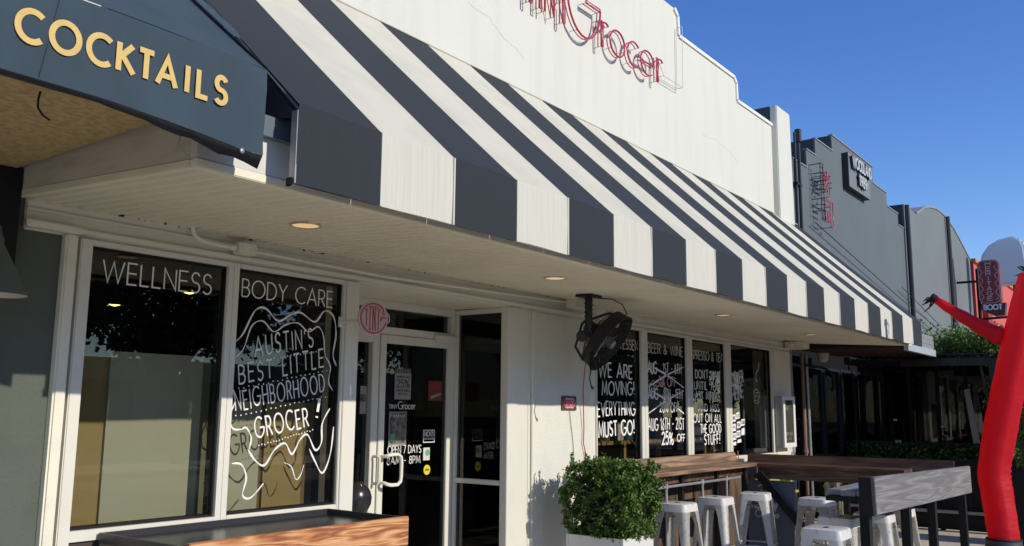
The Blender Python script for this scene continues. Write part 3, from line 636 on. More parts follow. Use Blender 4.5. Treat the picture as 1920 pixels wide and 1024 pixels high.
# ================================================================ striped awning
XL, P0, PW, NS = 2.301, 2.782, .5217, 20
YA, ZB, ZT, YR, ZR = 2.88, 2.539, 2.888, 4.548, 4.462
aw = thing('striped_awning', (7.8,3.7,2.54), 'long black and white striped fabric awning over the grocery front', 'awning')
edges = [XL]+[P0+PW*i for i in range(NS+1)]
for i in range(len(edges)-1):
    x0, x1 = edges[i]+.0015, edges[i+1]-.0015; dk = i % 2 == 0
    bm = bmesh.new(); n = 10; sag = .012
    rows = []
    for j in range(n+1):
        t_ = j/n; s_ = math.sin(math.pi*t_)*sag
        rows.append([bm.verts.new((x, YA+(YR-YA)*t_+s_*.3, ZT+(ZR-ZT)*t_-s_*(.6+.6*(k==1)))) for k, x in enumerate((x0,(x0+x1)/2,x1))])
    for a, b in zip(rows, rows[1:]):
        for k in (0,1): bm.faces.new((a[k],a[k+1],b[k+1],b[k]))
    o1 = obj('roof_stripe', bm, M_['navy' if dk else 'whitef'], aw, smooth=True)
    bm = bmesh.new(); m_ = 4; vr = []
    for k in range(m_+1):
        x = x0+(x1-x0)*k/m_
        vr.append([bm.verts.new((x, YA-.004-.002*math.sin(x*9), ZT-.0005)), bm.verts.new((x, YA-.008-.003*math.sin(x*7+1), (ZT+ZB)/2)), bm.verts.new((x, YA-.004-.004*math.sin(x*5.1), ZB+.0025*math.sin(x*8+1))), bm.verts.new((x, YA+.02, ZB+.004))])
    for a, b in zip(vr, vr[1:]):
        for k in range(3): bm.faces.new((a[k],b[k],b[k+1],a[k+1]))
    obj('valance_stripe', bm, M_['navyv' if dk else 'whitev'], aw, smooth='auto')
    if i:   # welded seam overlapping each joint, on the slope and on the valance
        bm = bmesh.new(); xs = edges[i]+(-.011 if dk else .001)
        d = Vector((0,YR-YA,ZR-ZT)).normalized(); nn = Vector((0,-d.z,d.y)) if d.y > 0 else Vector((0,d.z,-d.y))
        bm_box(bm, xs, xs+.010, YA-.0115, YA-.003, ZB-.001, ZT-.004)
        obj('seam_strip', bm, M_['whitev'], aw)
bm = bmesh.new(); bm_prism(bm, [(YA+.03,ZT-.03),(YR-.02,ZR-.05),(YR-.02,3.05),(YA+.02,2.835)], 'x', XL+.002, XL+.012); obj('end_panel', bm, M_['navy'], aw)
bm = bmesh.new(); bm_prism(bm, [(YA+.03,ZT-.03),(YR-.02,ZR-.05),(YR-.02,2.86),(YA+.02,2.56)], 'x', 13.20, 13.213); obj('end_panel', bm, M_['navy'], aw)
bm = bmesh.new()
bm_tube(bm, [(XL+.02,YA+.018,ZB+.016),(13.2,YA+.018,ZB+.016)], .011, 6); bm_tube(bm, [(XL+.02,YA+.02,ZT-.02),(13.2,YA+.02,ZT-.02)], .012, 6)
for x in (XL+.03,4.5,6.7,8.9,11.1,13.15):
    bm_tube(bm, [(x,YA+.02,ZB+.02),(x,YA+.02,ZT-.02),(x,YR-.03,ZR-.06)], .011, 6)
obj('awning_frame', bm, M_['galv'], aw, smooth=True)
box('valance_return', (XL-.003,XL+.004,YA-.003,YA+.035,ZB+.004,ZT-.03), M_['galv'], aw)
box('clip', (XL-.012,XL-.004,YA+.005,YA+.045,ZB-.008,ZB+.03), M_['black'], aw, bevel=.006)
tube('ridge_bar', [(XL,YR-.005,ZR+.004),(13.21,YR-.005,ZR+.004)], .008, M_['whitef'], aw)

# ================================================================ cocktails awning
ca = thing('cocktails_awning', (1.2,3.0,2.66), 'slate blue awning with gold COCKTAILS lettering at the upper left', 'awning')
XA, XB, YC, ZC0, ZC1 = -1.6, 2.137, 2.88, 2.682, 2.985
bm = bmesh.new(); nx = 60; rows = []
def low(x):
    s = max(0, (x-1.45)/(XB-1.45)); return ZC0-.018-.050*s**1.3*(1 if x < 2.08 else .80)
for i in range(nx+1):
    x = XA+(XB-XA)*i/nx; zl = low(x)
    rows.append([bm.verts.new((x, YC+.0025*math.sin(x*6+j*.8)+.0018*math.sin(x*17+j*2), zl+(ZC1-zl)*j/8)) for j in range(9)])
for a, b in zip(rows, rows[1:]):
    for j in range(8): bm.faces.new((a[j],b[j],b[j+1],a[j+1]))
obj('front_face', bm, M_['teal'], ca, smooth=True)
bm = bmesh.new(); rows = []
for i in range(nx+1):   # curled dark hem, folded back under the face
    x = XA+(XB-XA)*i/nx; zl = low(x); s = max(0,(x-1.35)/.8)
    rows.append([bm.verts.new((x,YC,zl)), bm.verts.new((x,YC+.012+.02*s,zl-.010-.035*s*(1+.3*math.sin(x*30)))), bm.verts.new((x,YC+.05,zl-.004+.01*s)), bm.verts.new((x,YC+.085,zl+.03))])
for a, b in zip(rows, rows[1:]):
    for j in range(3): bm.faces.new((a[j],b[j],b[j+1],a[j+1]))
obj('folded_hem', bm, mat('dark_hem',(.022,.027,.036),.8,noise=((9,9,9),.4)), ca, smooth=True)
bm = bmesh.new(); rows = []
for i in range(nx+1):
    x = XA+(XB-XA)*i/nx
    rows.append([bm.verts.new((x, YC+.9*j/8, ZC1+.74*j/8-.02*math.sin(math.pi*j/8)+.004*math.sin(x*5+j))) for j in range(9)])
for a, b in zip(rows, rows[1:]):
    for j in range(8): bm.faces.new((a[j],b[j],b[j+1],a[j+1]))
obj('sloping_roof', bm, M_['teal'], ca, smooth=True)
bm = bmesh.new(); bm_prism(bm, [(YC+.01,ZC1-.01),(YC+.88,ZC1+.71),(YC+.88,2.92),(YC+.01,2.66)], 'x', XB-.012, XB-.004); obj('end_panel', bm, M_['teal'], ca)
tube('roof_edge_cord', [(XB-.003,YC-.003,ZC1),(XB-.002,YC+.45,ZC1+.37-.004),(XB-.002,YC+.9,ZC1+.745)], .005, M_['black'], ca)
bm = bmesh.new(); bm_prism(bm, [(YC+.30,ZC1+.235),(YC+.33,ZC1+.275),(YC+.9,ZC1+.74),(YC+.9,ZC1+.73)], 'x', XB+.004, XB+.075); obj('roof_flap', bm, M_['teal'], ca)
tube('frame_tube', [(XA,YC+.03,ZC0+.02),(XB-.03,YC+.03,ZC0+.02)], .012, M_['galv'], ca)
bm = bmesh.new(); bm_lathe(bm,[(.010,0),(.012,.004),(.006,.007)],(2.035,YC-.002,2.615),Vector((0,-1,0)),16); obj('grommet', bm, M_['galv'], ca, smooth=True)
tube('wire_hook', [(1.80,YC+.10,2.655),(1.815,YC+.09,2.655),(1.825,YC+.09,2.64),(1.822,YC+.10,2.60),(1.85,YC+.11,2.588),(1.875,YC+.12,2.580)], .003, M_['galv'], ca, n=6)
write('letter','COCKTAILS',1.172,YC-.0055,2.778,.102,M_['gold'],ca,width=.775,sw=.20,gap=.36,dep=.001,each='letter',pad=.14)
tube('seam', [(1.255,YC-.0035,2.675),(1.30,YC-.0035,2.98),(1.36,YC+.3,3.24)], .0015, M_['teal'], ca, n=5)

# ================================================================ dark building at the far left
db = thing('cocktail_bar_building', (0,5,0), 'dark green painted bar front with bare chipboard soffit at the far left', 'building')
box('front_wall', (-2.5,2.198,4.61,4.9,0,3.6), M_['darkgreen'], db)
box('side_wall', (-2.6,-2.501,4.61,9,0,3.6), M_['darkgreen'], db)
bm = bmesh.new(); x = 1.925
for i in range(4):   # chipboard sheets of the soffit
    box('chipboard_sheet', (x-1.19,x,2.97,4.606,2.79+.003*(i%2),2.803+.003*(i%2)), M_['osb'], db); x -= 1.2
box('roof_deck', (-2.5,1.92,2.97,4.60,2.81,2.86), M_['fascia'], db)
box('wall_top', (-2.5,1.93,4.58,4.609,2.70,2.789), M_['black'], db)
box('dark_fascia', (1.70,1.952,4.55,4.608,2.3,2.785), M_['black'], db)
tube('loose_wire', [(1.47,3.35,2.792),(1.465,3.35,2.76),(1.47,3.36,2.73),(1.50,3.38,2.71),(1.535,3.40,2.706)], .004, M_['black'], db, n=6)
ln = thing('pendant_lamp', (1.775,4.3,2.12), 'grey green cone lampshade on the dark wall at the left edge', 'lamp')
bm = bmesh.new(); bm_lathe(bm, [(.135,0),(.014,.24),(.012,.27)], (1.775,4.3,2.118), n=32, cap=False); obj('lamp_shade', bm, M_['lampgreen'], ln, smooth='auto')
bm = bmesh.new(); bm_lathe(bm, [(.131,.001),(.012,.235)], (1.775,4.3,2.118), n=32, cap=False); obj('shade_lining', bm, M_['lampin'], ln, smooth=True)
bm = bmesh.new(); bm_lathe(bm, [(.01,.06),(.025,.08),(.03,.105),(.02,.14),(.012,.16)], (1.775,4.3,2.118), n=16); obj('bulb', bm, M_['lampin'], ln, smooth=True)
tube('lamp_arm', [(1.775,4.3,2.38),(1.775,4.33,2.44),(1.775,4.5,2.46),(1.775,4.608,2.46)], .009, M_['lampgreen'], ln)

# ================================================================ neon sign
ns = thing('neon_sign', (7.3,4.5,5.2), 'red neon script sign reading TINY Grocer on the white upper wall', 'neon sign')
NY, NB = 4.455, 4.53
def neon(letter, x, z, h, wd, sx=1):
    gw, st = G[letter]; bm = bmesh.new(); bb = bmesh.new(); k = wd/max(gw,.05)
    for s in st:
        pts = [Vector((x+a*k, NY, z+b*h)) for a, b in s]
        bm_tube(bm, pts, .0105, 6); bm_tube(bm, [p+Vector((.0,.040,0)) for p in pts], .0060, 5)
        for p in pts[::max(1,len(pts)//3)]: bm_tube(bb, [p, Vector((p.x,YW-.002,p.z))], .003, 5)
        if len(s) < 4:   # the doubled-back end of the tube
            a, b = pts[0], pts[-1]; off = Vector((.035,0,0)) if abs(a.z-b.z) > abs(a.x-b.x) else Vector((0,0,.03))
            bm_tube(bm, [a+off*.2, a+off, b+off, b+off*.6+Vector((0,.0,-.012)), b], .0075, 6)
    o = obj('neon_letter', bm, M_['neon'], ns, smooth=True)
    obj('tube_support', bb, M_['neonback'], o, smooth=True)
for a in (('T',6.02,5.28,.42,.16),('I',6.255,5.28,.42,.01),('N',6.345,5.28,.42,.15),('Y',6.56,5.28,.42,.17)): neon(*a)
neon('G',6.72,5.265,.80,.56)
neon('r',7.345,5.285,.50,.14); neon('o',7.52,5.285,.50,.30); neon('c',7.88,5.285,.50,.24); neon('e',8.17,5.285,.50,.30); neon('r',8.54,5.285,.50,.14)
bm = bmesh.new()
for y0 in (NY,NB): bm_tube(bm, [(8.60,y0,5.52),(8.70,y0,5.40),(9.18,y0,5.405)]+([(9.19,y0,6.16)] if y0 == NB else [(9.19,y0,5.41),(9.20,y0,6.18)]), .004, 5)
for p in ((8.70,5.40),(9.18,5.405),(9.195,6.17)): bm_tube(bm, [(p[0],NY,p[1]),(p[0],NB,p[1])], .004, 5)
obj('feed_wire', bm, mat('white_wire',(.55,.55,.52),.5), ns, smooth=True)

# ================================================================ blade sign TINY in a G
bs = thing('blade_sign', (4.17,4.3,2.2), 'small round sign with TINY inside a red letter G, fixed to the entry post', 'sign')
BC = Vector((4.14,4.30,2.218)); BU = Vector((.965,-.22,0)).normalized(); BV = Vector((0,0,1)); BN = BU.cross(BV)
if BN.y > 0: BN = -BN
bm = bmesh.new(); bm_lathe(bm, [(.112,-.008),(.115,-.005),(.115,.005),(.112,.008)], BC, BN, 48); obj('sign_disc', bm, M_['disc'], bs, smooth='auto')
bm = bmesh.new(); fr = (BC+BN*.008, BU, BV, BN)
bm_stroke(bm, [(.098*math.cos(R(a)),.098*math.sin(R(a))) for a in range(38,356,10)], .009, 0, .002, fr)
bm_stroke(bm, [(.098*math.cos(R(38)),.098*math.sin(R(38))),(.066,.040),(.080,.030),(.092,.040)], .008, 0, .0022, fr)
bm_stroke(bm, [(.100,.008),(.058,.008),(.058,-.018)], .009, 0, .0024, fr)
obj('letter_g', bm, M_['redink'], bs)
bm = bmesh.new()
for s in ([(-.066,.052),(-.046,.058)],[(-.055,.055),(-.055,-.055)],[(-.028,.075),(-.028,-.075)],[(-.038,.075),(-.018,.075)],[(-.038,-.075),(-.018,-.075)],[(-.006,-.083),(-.006,.083),(.014,-.083),(.014,.083)],[(.028,.078),(.038,.035),(.050,.070)],[(.037,.038),(.037,-.076)]):
    bm_stroke(bm, s, .0065, 0, .0018+random.random()*.0008, fr)
obj('letters_tiny', bm, M_['redink'], bs)
tube('bracket', [(4.13,4.33,2.205),(4.12,4.45,2.205),(4.10,4.585,2.203)], .013, M_['frame'], bs)
tube('cable', [BC+BU*.10+BV*.05,BC+BU*.125+BV*.03,BC+BU*.13-BV*.01,BC+BU*.11-BV*.03], .003, M_['frame'], bs, n=6)
box('bracket_plate',(4.09,4.12,4.572,4.584,2.17,2.24),M_['frame'],bs)

# ================================================================ drum fan
fn = thing('drum_fan', (6.7,4.15,2.1), 'black drum fan hung from the soffit, tilted down to the pavement', 'fan')
FC = Vector((6.84,4.08,2.225)); FA = Vector((.20,-.77,-.60)).normalized(); FR = .285
bm = bmesh.new(); bm_lathe(bm, [(FR*.93,-.085),(FR*.97,-.09),(FR*.98,-.03),(FR*1.03,.02),(FR,.025),(FR*.95,-.02),(FR*.93,-.085)], FC, FA, 40, cap=False); obj('drum', bm, M_['fanm'], fn, smooth='auto')
fa = FA.orthogonal().normalized(); fb = FA.cross(fa)
def ring(c, r, n=32): return [c+(fa*math.cos(2*math.pi*k/n)+fb*math.sin(2*math.pi*k/n))*r for k in range(n)]
for nm, h, dome in (('front_grille', .022, .015), ('rear_grille', -.09, -.09)):
    bm = bmesh.new()
    for k in range(36):
        a = 2*math.pi*k/36; d = fa*math.cos(a)+fb*math.sin(a); d2 = fa*math.cos(a+.25)+fb*math.sin(a+.25)
        bm_tube(bm, [FC+FA*(h+dome)+d*.05, FC+FA*(h+dome*.75)+d*.17, FC+FA*h+d2*FR*.99], .0018, 4)
    for r_ in (.06,.13,.19,.24): bm_tube(bm, ring(FC+FA*(h+dome*(1-r_)), r_), .002, 4, closed=True)
    obj(nm, bm, M_['blackm'], fn)
for k in range(3):
    a0 = k*2*math.pi/3; bm = bmesh.new(); rows = []
    for j in range(7):
        r_ = .05+.20*j/6; row = []
        for s in (-1,0,1):
            a = a0+s*(.42-.02*j)+.1*j/6; row.append(bm.verts.new(FC+(fa*math.cos(a)+fb*math.sin(a))*r_+FA*(-.06+s*.022)))
        rows.append(row)
    for p, q in zip(rows, rows[1:]):
        for s in (0,1): bm.faces.new((p[s],p[s+1],q[s+1],q[s]))
    obj('fan_blade', bm, M_['galv'], fn, smooth=True)
bm = bmesh.new(); bm_lathe(bm, [(.03,.045),(.045,.03),(.045,-.01)], FC, FA, 20); hb = obj('hub', bm, M_['galv'], fn, smooth='auto')
bm = bmesh.new(); bm_lathe(bm, [(.05,-.27),(.062,-.25),(.066,-.12),(.05,-.10)], FC, FA, 24); obj('motor', bm, M_['fanm'], fn, smooth='auto')
tube('mount_pole', [(6.52,4.1,2.62),(6.52,4.1,2.40),(6.54,4.12,2.33),(6.62,4.16,2.30),(6.73,4.22,2.33)], .032, M_['blackm'], fn, n=10)
box('mount_plate', (6.43,6.61,4.02,4.18,2.60,2.622), M_['blackm'], fn)
bm = bmesh.new()
bm_tube(bm, [FC-FA*.06+fa*.30, FC-FA*.20+fa*.24, FC-FA*.31+fa*.02, FC-FA*.31-fa*.02, FC-FA*.20-fa*.24, FC-FA*.06-fa*.30], .012, 6)
obj('yoke', bm, M_['blackm'], fn, smooth=True)
bm = bmesh.new(); bm_lathe(bm,[(.045,-.03),(.05,0),(.045,.03)],(6.47,4.14,2.26),Vector((.6,.3,.2)),16); bm_lathe(bm,[(.035,-.03),(.035,.04)],(6.56,4.12,2.34),Vector((0,0,1)),12); obj('pivot_knob', bm, M_['blackm'], fn, smooth='auto')
tube('power_cable', [(6.60,4.06,2.60),(6.75,4.0,2.602),(6.93,4.0,2.57),(7.0,4.0,2.50),(6.98,4.02,2.44)], .005, M_['black'], fn, n=6)
tube('plug_cable', [(6.56,4.1,2.12),(6.53,4.09,2.02),(6.47,4.05,1.95),(6.45,4.05,1.90),(6.47,4.05,1.84),(6.50,4.05,1.81)], [.014,.014,.006,.006,.006,.014], M_['black'], fn, n=7)
bm = bmesh.new(); rs = random.Random(3)   # cable wrapped round mount_pole
bm_tube(bm, [(6.52+.037*math.cos(i*.9),4.1+.037*math.sin(i*.9),2.42+i*.0055) for i in range(36)], .005, 5); obj('wrapped_cable', bm, M_['blackm'], fn, smooth=True)
c1 = tube('extension_cord', [(7.05,4.45,2.12),(7.08,4.5,2.0),(7.13,4.55,1.8),(7.17,4.57,1.6),(7.19,4.58,1.45),(7.18,4.58,1.32),(7.22,4.58,1.22),(7.24,4.585,1.05),(7.22,4.58,.8),(7.15,4.5,.4)], .0055, M_['redcord'], None, n=6)
tag(c1, 'red extension cord hanging down the cream wall below the drum fan', 'cord')
c2 = tube('thin_cable', [(6.96,4.59,1.62),(6.985,4.592,1.5),(7.02,4.593,1.35),(7.035,4.59,1.15),(7.04,4.58,.9)], .0025, M_['blackm'], None, n=5)
tag(c2, 'thin dark cable running down the wall from the small bodega sign', 'cable')
bo = thing('bodega_sign', (6.95,4.59,1.6), 'small square sign with red BODEGA lettering on the cream wall', 'sign')
box('sign_plate', (6.83,7.075,4.587,4.597,1.625,1.755), mat('dark_maroon_plate',(.12,.05,.05),.6), bo, bevel=.002)
bm = bmesh.new(); bm_prism(bm, [(6.85+.205*(.5+.5*math.cos(R(a)))*1.0, 1.69+.050*math.sin(R(a))*(1+.12*math.cos(R(a*6)))) for a in range(0,360,12)], 'y', 4.584, 4.5868); obj('pale_badge', bm, M_['disc'], bo)
write('lettering','BODEGA',6.862,4.5838,1.662,.055,mat('bright_red_ink',(.55,.03,.05),.6),bo,width=.185,sw=.14,gap=.2)

# ================================================================ planter with boxwood
pl = thing('planter_box', (6.67,4.0,0), 'square white planter box holding the clipped boxwood', 'planter')
bm = bmesh.new(); bm_box(bm, 6.42,6.93,3.72,3.745,.02,.6); bm_box(bm, 6.42,6.93,4.245,4.27,.02,.6); bm_box(bm, 6.42,6.445,3.745,4.245,.02,.6); bm_box(bm, 6.905,6.93,3.745,4.245,.02,.6)
obj('box_walls', bm, mat('planter_white',(.66,.66,.64),.35), pl, bevel=.003)
box('soil', (6.446,6.904,3.746,4.244,.05,.54), M_['bark'], pl)
sh = thing('boxwood_shrub', (6.67,4.0,.54), 'dense green boxwood shrub growing in the white planter', 'shrub')
rs_ = np.random.default_rng(11); n = 90000
p = rs_.uniform(-1,1,(n,3)); q = np.abs(p)**4; d = q.sum(1)**.25
ctr = np.array([6.695,3.98,.862]); hs = np.array([.300,.335,.315])
ang = np.arctan2(p[:,1],p[:,0])
bumpy = 1+.10*np.sin(p[:,0]*7+1.3)*np.sin(p[:,1]*6+.4)+.09*np.sin(p[:,2]*8+ang*3)-.06
# twig clusters
cl = rs_.uniform(-1,1,(520,3)); dcl = (np.abs(cl)**7).sum(1)**(1/7); cl = cl/dcl[:,None]*rs_.uniform(.74,1.05,(520,1))
idx = rs_.integers(0,520,26000); P = cl[idx]+rs_.normal(0,.054,(26000,3))
keep = ((np.abs(P)**7).sum(1)**(1/7) < 1.14) & (P[:,2] > -1.02)
P = P[keep]; Pn = P*hs*np.stack([1-.10*(P[:,2]<-.2)*(-P[:,2]-.2)]*3,1)+ctr
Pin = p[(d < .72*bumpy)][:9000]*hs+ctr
# upright shoots breaking the top
sh_pts = []
for k in range(46):
    bx, by = rs_.uniform(-.95,.95,2); h0 = .80+rs_.uniform(0,.1); L = rs_.uniform(.04,.15)*(1.7 if bx < -.3 else 1)
    for j in range(22): t = j/22; sh_pts.append([ctr[0]+hs[0]*bx+rs_.normal(0,.009), ctr[1]+hs[1]*by+rs_.normal(0,.009), ctr[2]+hs[2]*h0*1.05+L*t*.62+rs_.normal(0,.004)])
leaf_cloud('foliage', np.vstack([Pn,sh_pts]), 0.018, M_['leaf'], sh, 3)['kind'] = 'stuff'
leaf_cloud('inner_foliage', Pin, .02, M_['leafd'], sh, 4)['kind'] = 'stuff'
bm = bmesh.new(); rs = random.Random(2)
for k in range(26):
    a = rs.uniform(0,6.28); r_ = rs.uniform(.1,.34); bm_tube(bm, [(6.68,3.99,.52),(6.68+r_*.4*math.cos(a),3.99+r_*.4*math.sin(a),.75),(6.68+r_*math.cos(a),3.99+r_*math.sin(a),1.0+rs.uniform(0,.22))], [.008,.005,.002], 5)
obj('stems', bm, M_['bark'], sh)

# ================================================================ tray bench at lower left
tb = thing('tray_counter', (3.3,4.2,0), 'low cabinet with dark metal tray top and orange cedar front below the left windows', 'counter')
X0,X1,YB0,YB1,ZT_ = 2.50,4.055,3.86,4.57,.972
box('tray_floor', (X0+.02,X1-.02,YB0+.03,YB1-.015,ZT_-.05,ZT_-.035), M_['steel'], tb)
bm = bmesh.new(); bm_box(bm,X0+.02,X1,YB1-.014,YB1,ZT_-.05,ZT_); bm_box(bm,X1-.018,X1,YB0+.03,YB1-.015,ZT_-.05,ZT_); bm_box(bm,X0,X0+.019,YB0+.03,YB1,ZT_-.05,ZT_)
obj('tray_rim', bm, M_['rim'], tb)
box('cabinet_body', (X0+.005,X1-.02,YB0+.035,YB1-.004,.0,ZT_-.052), mat('brushed_steel_side',(.30,.27,.22),.35,.6), tb)
for k,(z0,z1) in enumerate(((ZT_-.165,ZT_+.004),(ZT_-.345,ZT_-.17),(ZT_-.53,ZT_-.35),(ZT_-.72,ZT_-.535),(ZT_-.91,ZT_-.725))):
    box('cedar_board', (2.56-.004*k,X1+.008,YB0-.012-.003*(k%2),YB0+.027,z0,z1), M_['wood_o'], tb, bevel=.004)
box('end_board', (X1+.001,X1+.02,YB0+.03,YB1-.02,.02,ZT_-.053), M_['black'], tb)
ball = thing('round_pot', (4.52,4.92,.8), 'round glossy black pot standing in the entry beside the sidelight', 'pot')
bm = bmesh.new(); bm_lathe(bm, [(.05,-.125),(.09,-.10),(.115,-.05),(.12,0),(.108,.045),(.085,.078),(.058,.095),(.05,.105),(.053,.112)], (4.60,4.90,.985), n=36); obj('pot_body', bm, mat('black_gloss',(.02,.02,.022),.25), ball, smooth='auto')
bm = bmesh.new(); bm_lathe(bm, [(.14,0),(.15,.01),(.15,.02),(.14,.022)], (4.60,4.90,.842), n=36); obj('saucer', bm, mat('pale_saucer',(.4,.4,.38),.5), ball, smooth='auto')
bm = bmesh.new(); bm_lathe(bm, [(.17,0),(.17,.02),(.04,.03),(.04,.80),(.16,.82),(.16,.835)], (4.60,4.90,.004), n=28); obj('stand', bm, M_['black'], ball, smooth='auto')
bm = bmesh.new(); bm_tube(bm,[(4.585,4.83,1.08),(4.60,4.81,1.03),(4.62,4.80,1.0)],.003,5); obj('handle_wire', bm, M_['galv'], ball)

# ================================================================ interior things behind the glass
def board(x0,x1,y,z1,m,label,nm='display_board'):
    o = box(nm, (x0,x1,y,y+.02,.6,z1), M_[m]); tag(o,label,'screen' if 'screen' in nm else 'board'); return o
board(2.36,2.655,4.862,1.90,'boardb','ochre brown board behind the WELLNESS window, at its left')
board(2.64,3.235,4.84,1.93,'boardg','sage green paper panel behind the WELLNESS window','sage_screen')
board(3.36,3.69,4.845,1.66,'boardg','sage paper panel behind the BODY CARE window, at its left','sage_screen')
board(3.74,4.06,4.862,1.66,'boardb','ochre brown board behind the BODY CARE window')
M_['boardo'] = mat('olive_board', (.15,.14,.09), .8); M_['boardn'] = mat('brown_board', (.17,.11,.05), .8)
board(3.238,3.36,4.88,1.90,'boardo','narrow dark olive board at the right edge of the WELLNESS window')
board(3.692,3.738,4.88,1.66,'boardn','thin dark brown board strip between the sage and ochre panels of the BODY CARE window')
board(4.065,4.165,4.88,1.66,'boardn','narrow brown board strip at the right edge of the BODY CARE window')
for i,(x,y,z) in enumerate(((3.05,5.6,2.28),(3.595,5.6,2.42))):
    t = thing('interior_pendant', (x,y,z), ('lit pendant lamp seen inside the WELLNESS window, lower left one','lit pendant lamp seen inside the WELLNESS window, just under the lettering')[i], 'lamp', 'pendant lamps inside the shop')
    bm = bmesh.new(); bm_lathe(bm, [(.055,0),(.05,.03),(.02,.05)], (x,y,z), n=20, cap=False); obj('shade', bm, M_['blackm'], t, smooth=True)
    bm = bmesh.new(); bm_lathe(bm, [(.012,-.004),(.036,.004),(.03,.02)], (x,y,z), n=16); obj('bulb', bm, M_['lamp2'], t)
    tube('cord', [(x,y,z+.05),(x,y,2.72)], .003, M_['black'], t, n=5)
t = box('ceiling_beam', (2.4,12.6,5.9,6.05,2.45,2.6), M_['innerc']); tag(t,'dark timber beam across the shop ceiling behind the left windows','beam')
sf = thing('interior_shelf', (9.2,5.0,1.2), 'pale wood shelf inside the delicatessen windows', 'shelf')
for x0,x1 in ((7.7,8.67),(8.71,9.42),(9.6,10.3),(10.42,11.2)): box('shelf_board', (x0,x1,4.92,5.12,1.268,1.305), M_['kraft'], sf)
for x in (8.69,9.51,10.36): box('shelf_upright', (x-.025,x+.025,5.0,5.05,.3,1.50 if x > 9 and x < 10 else 1.267), M_['kraft'], sf)
for x0,x1,z,m,l in ((8.12,8.42,1.47,'kraft2','brown carton on the shelf, leftmost behind the MUST GO lettering'),(8.45,8.60,1.50,'paper','white carton on the shelf, between the brown and the teal ones'),(8.62,8.83,1.52,'tealbox','dark teal carton on the shelf, between the white and the pink ones'),(8.85,8.96,1.50,'pinkbox','pink carton on the shelf, rightmost in the first deli window')):
    tag(box('carton', (x0,x1,4.96,5.06,1.306,z), M_[m], bevel=.004), l, 'carton', 'cartons on the shop shelf')
t = thing('picture_frame', (10.6,4.87,.98), 'small framed card on the sill in the ESPRESSO window', 'picture frame')
box('frame', (10.42,10.76,4.86,4.88,.98,1.22), M_['kraft'], t); box('card', (10.48,10.66,4.852,4.859,.99,1.18), M_['boardg'], t)

# ================================================================ bar counters
bc = thing('window_bar_counter', (8.8,4.3,0), 'brown plank bar counter with backboard along the shop windows', 'counter')
for k,(y0,y1) in enumerate(((4.09,4.205),(4.21,4.325),(4.33,4.44))):
    box('counter_plank', (7.40+.03*k,10.19,y0,y1,1.0,1.037), M_['wood_x'], bc, bevel=.004)
bm = bmesh.new(); bm_prism(bm, [(4.42,1.038),(4.452,1.038),(4.50,1.145),(4.468,1.145)], 'x', 7.40, 10.42); obj('backboard', bm, M_['wood_x'], bc, bevel=.003)
box('front_apron', (7.42,10.15,4.235,4.262,.90,.999), M_['wood_y'], bc, bevel=.003)
for x in (7.6,8.45,9.3,10.08):
    box('steel_leg', (x,x+.05,4.20,4.25,.0,.999), M_['blackm'], bc)
fr_ = thing('foot_rail', (8.7,4.1,.9), 'grey galvanised pipe rail under the window bar counter', 'rail')
tube('rail_pipe', [(7.3,4.07,.905),(9.62,4.07,.905)], .014, M_['galv'], fr_)
for x in (7.85,8.65,9.25): tube('rail_post', [(x,4.07,.90),(x,4.07,.0)], .014, M_['galv'], fr_); tube('rail_fitting',[(x,4.07,.885),(x,4.07,.935)],.02,M_['galv'],fr_)
sb = thing('side_bar_counter', (10.3,3.2,0), 'dark brown plank counter running from the windows out to the street', 'counter')
for k,(x0,x1) in enumerate(((10.17,10.29),(10.295,10.41),(10.415,10.53))): box('counter_plank', (x0,x1,2.47,4.17 if k == 0 else 4.36,.995,1.03), M_['wood_y'], sb, bevel=.004)
bm = bmesh.new(); bm_prism(bm, [(10.53,1.01),(10.56,1.01),(10.60,1.125),(10.57,1.125)], 'y', 2.06, 4.36); obj('backboard', bm, M_['wood_y'], sb, bevel=.003)
box('front_apron', (10.22,10.25,2.47,4.10,.86,.994), M_['wood_y'], sb, bevel=.003)
for y in (2.5,3.1,4.02): box('steel_leg', (10.30,10.36,y,y+.06,0,.994), M_['blackm'], sb)
bm = bmesh.new(); bm_prism(bm, [(4.02,.95),(4.10,.90),(3.50,.22),(3.42,.27)], 'x', 10.10, 10.16); obj('diagonal_brace', bm, M_['blackm'], sb)
tr = thing('street_bar_counter', (9,2.2,0), 'black framed counter with weathered grey plank backboard facing the street', 'counter')
bm = bmesh.new(); bm_prism(bm, [(7.35,.842),(11.12,.765),(11.10,1.055),(7.32,1.131)], 'y', 2.0, 2.045); obj('grey_backboard', bm, M_['wood_g'], tr, bevel=.005)
bm = bmesh.new(); bm_prism(bm, [(7.27,.84),(7.345,.842),(7.315,1.131),(7.24,1.13)], 'y', 2.005, 2.10); obj('board_end', bm, M_['black'], tr)
for k,(y0,y1) in enumerate(((2.06,2.20),(2.205,2.33),(2.335,2.46))): box('counter_plank', (7.52+.06*(k==2),10.16,y0,y1,.955,1.0), mat('pale_grey_plank_%d'%k,(.30,.30,.31),.5,noise=((1,20,20),.35)), tr, bevel=.006)
box('black_edge', (7.50,10.1,2.07,2.44,.915,.952), M_['black'], tr)
for x,y in ((7.56,2.12),(8.62,2.07),(9.62,2.07),(11.02,2.06)): box('leg', (x,x+.085,y,y+.075,0,.914 if x < 10 else .77), M_['black'], tr)

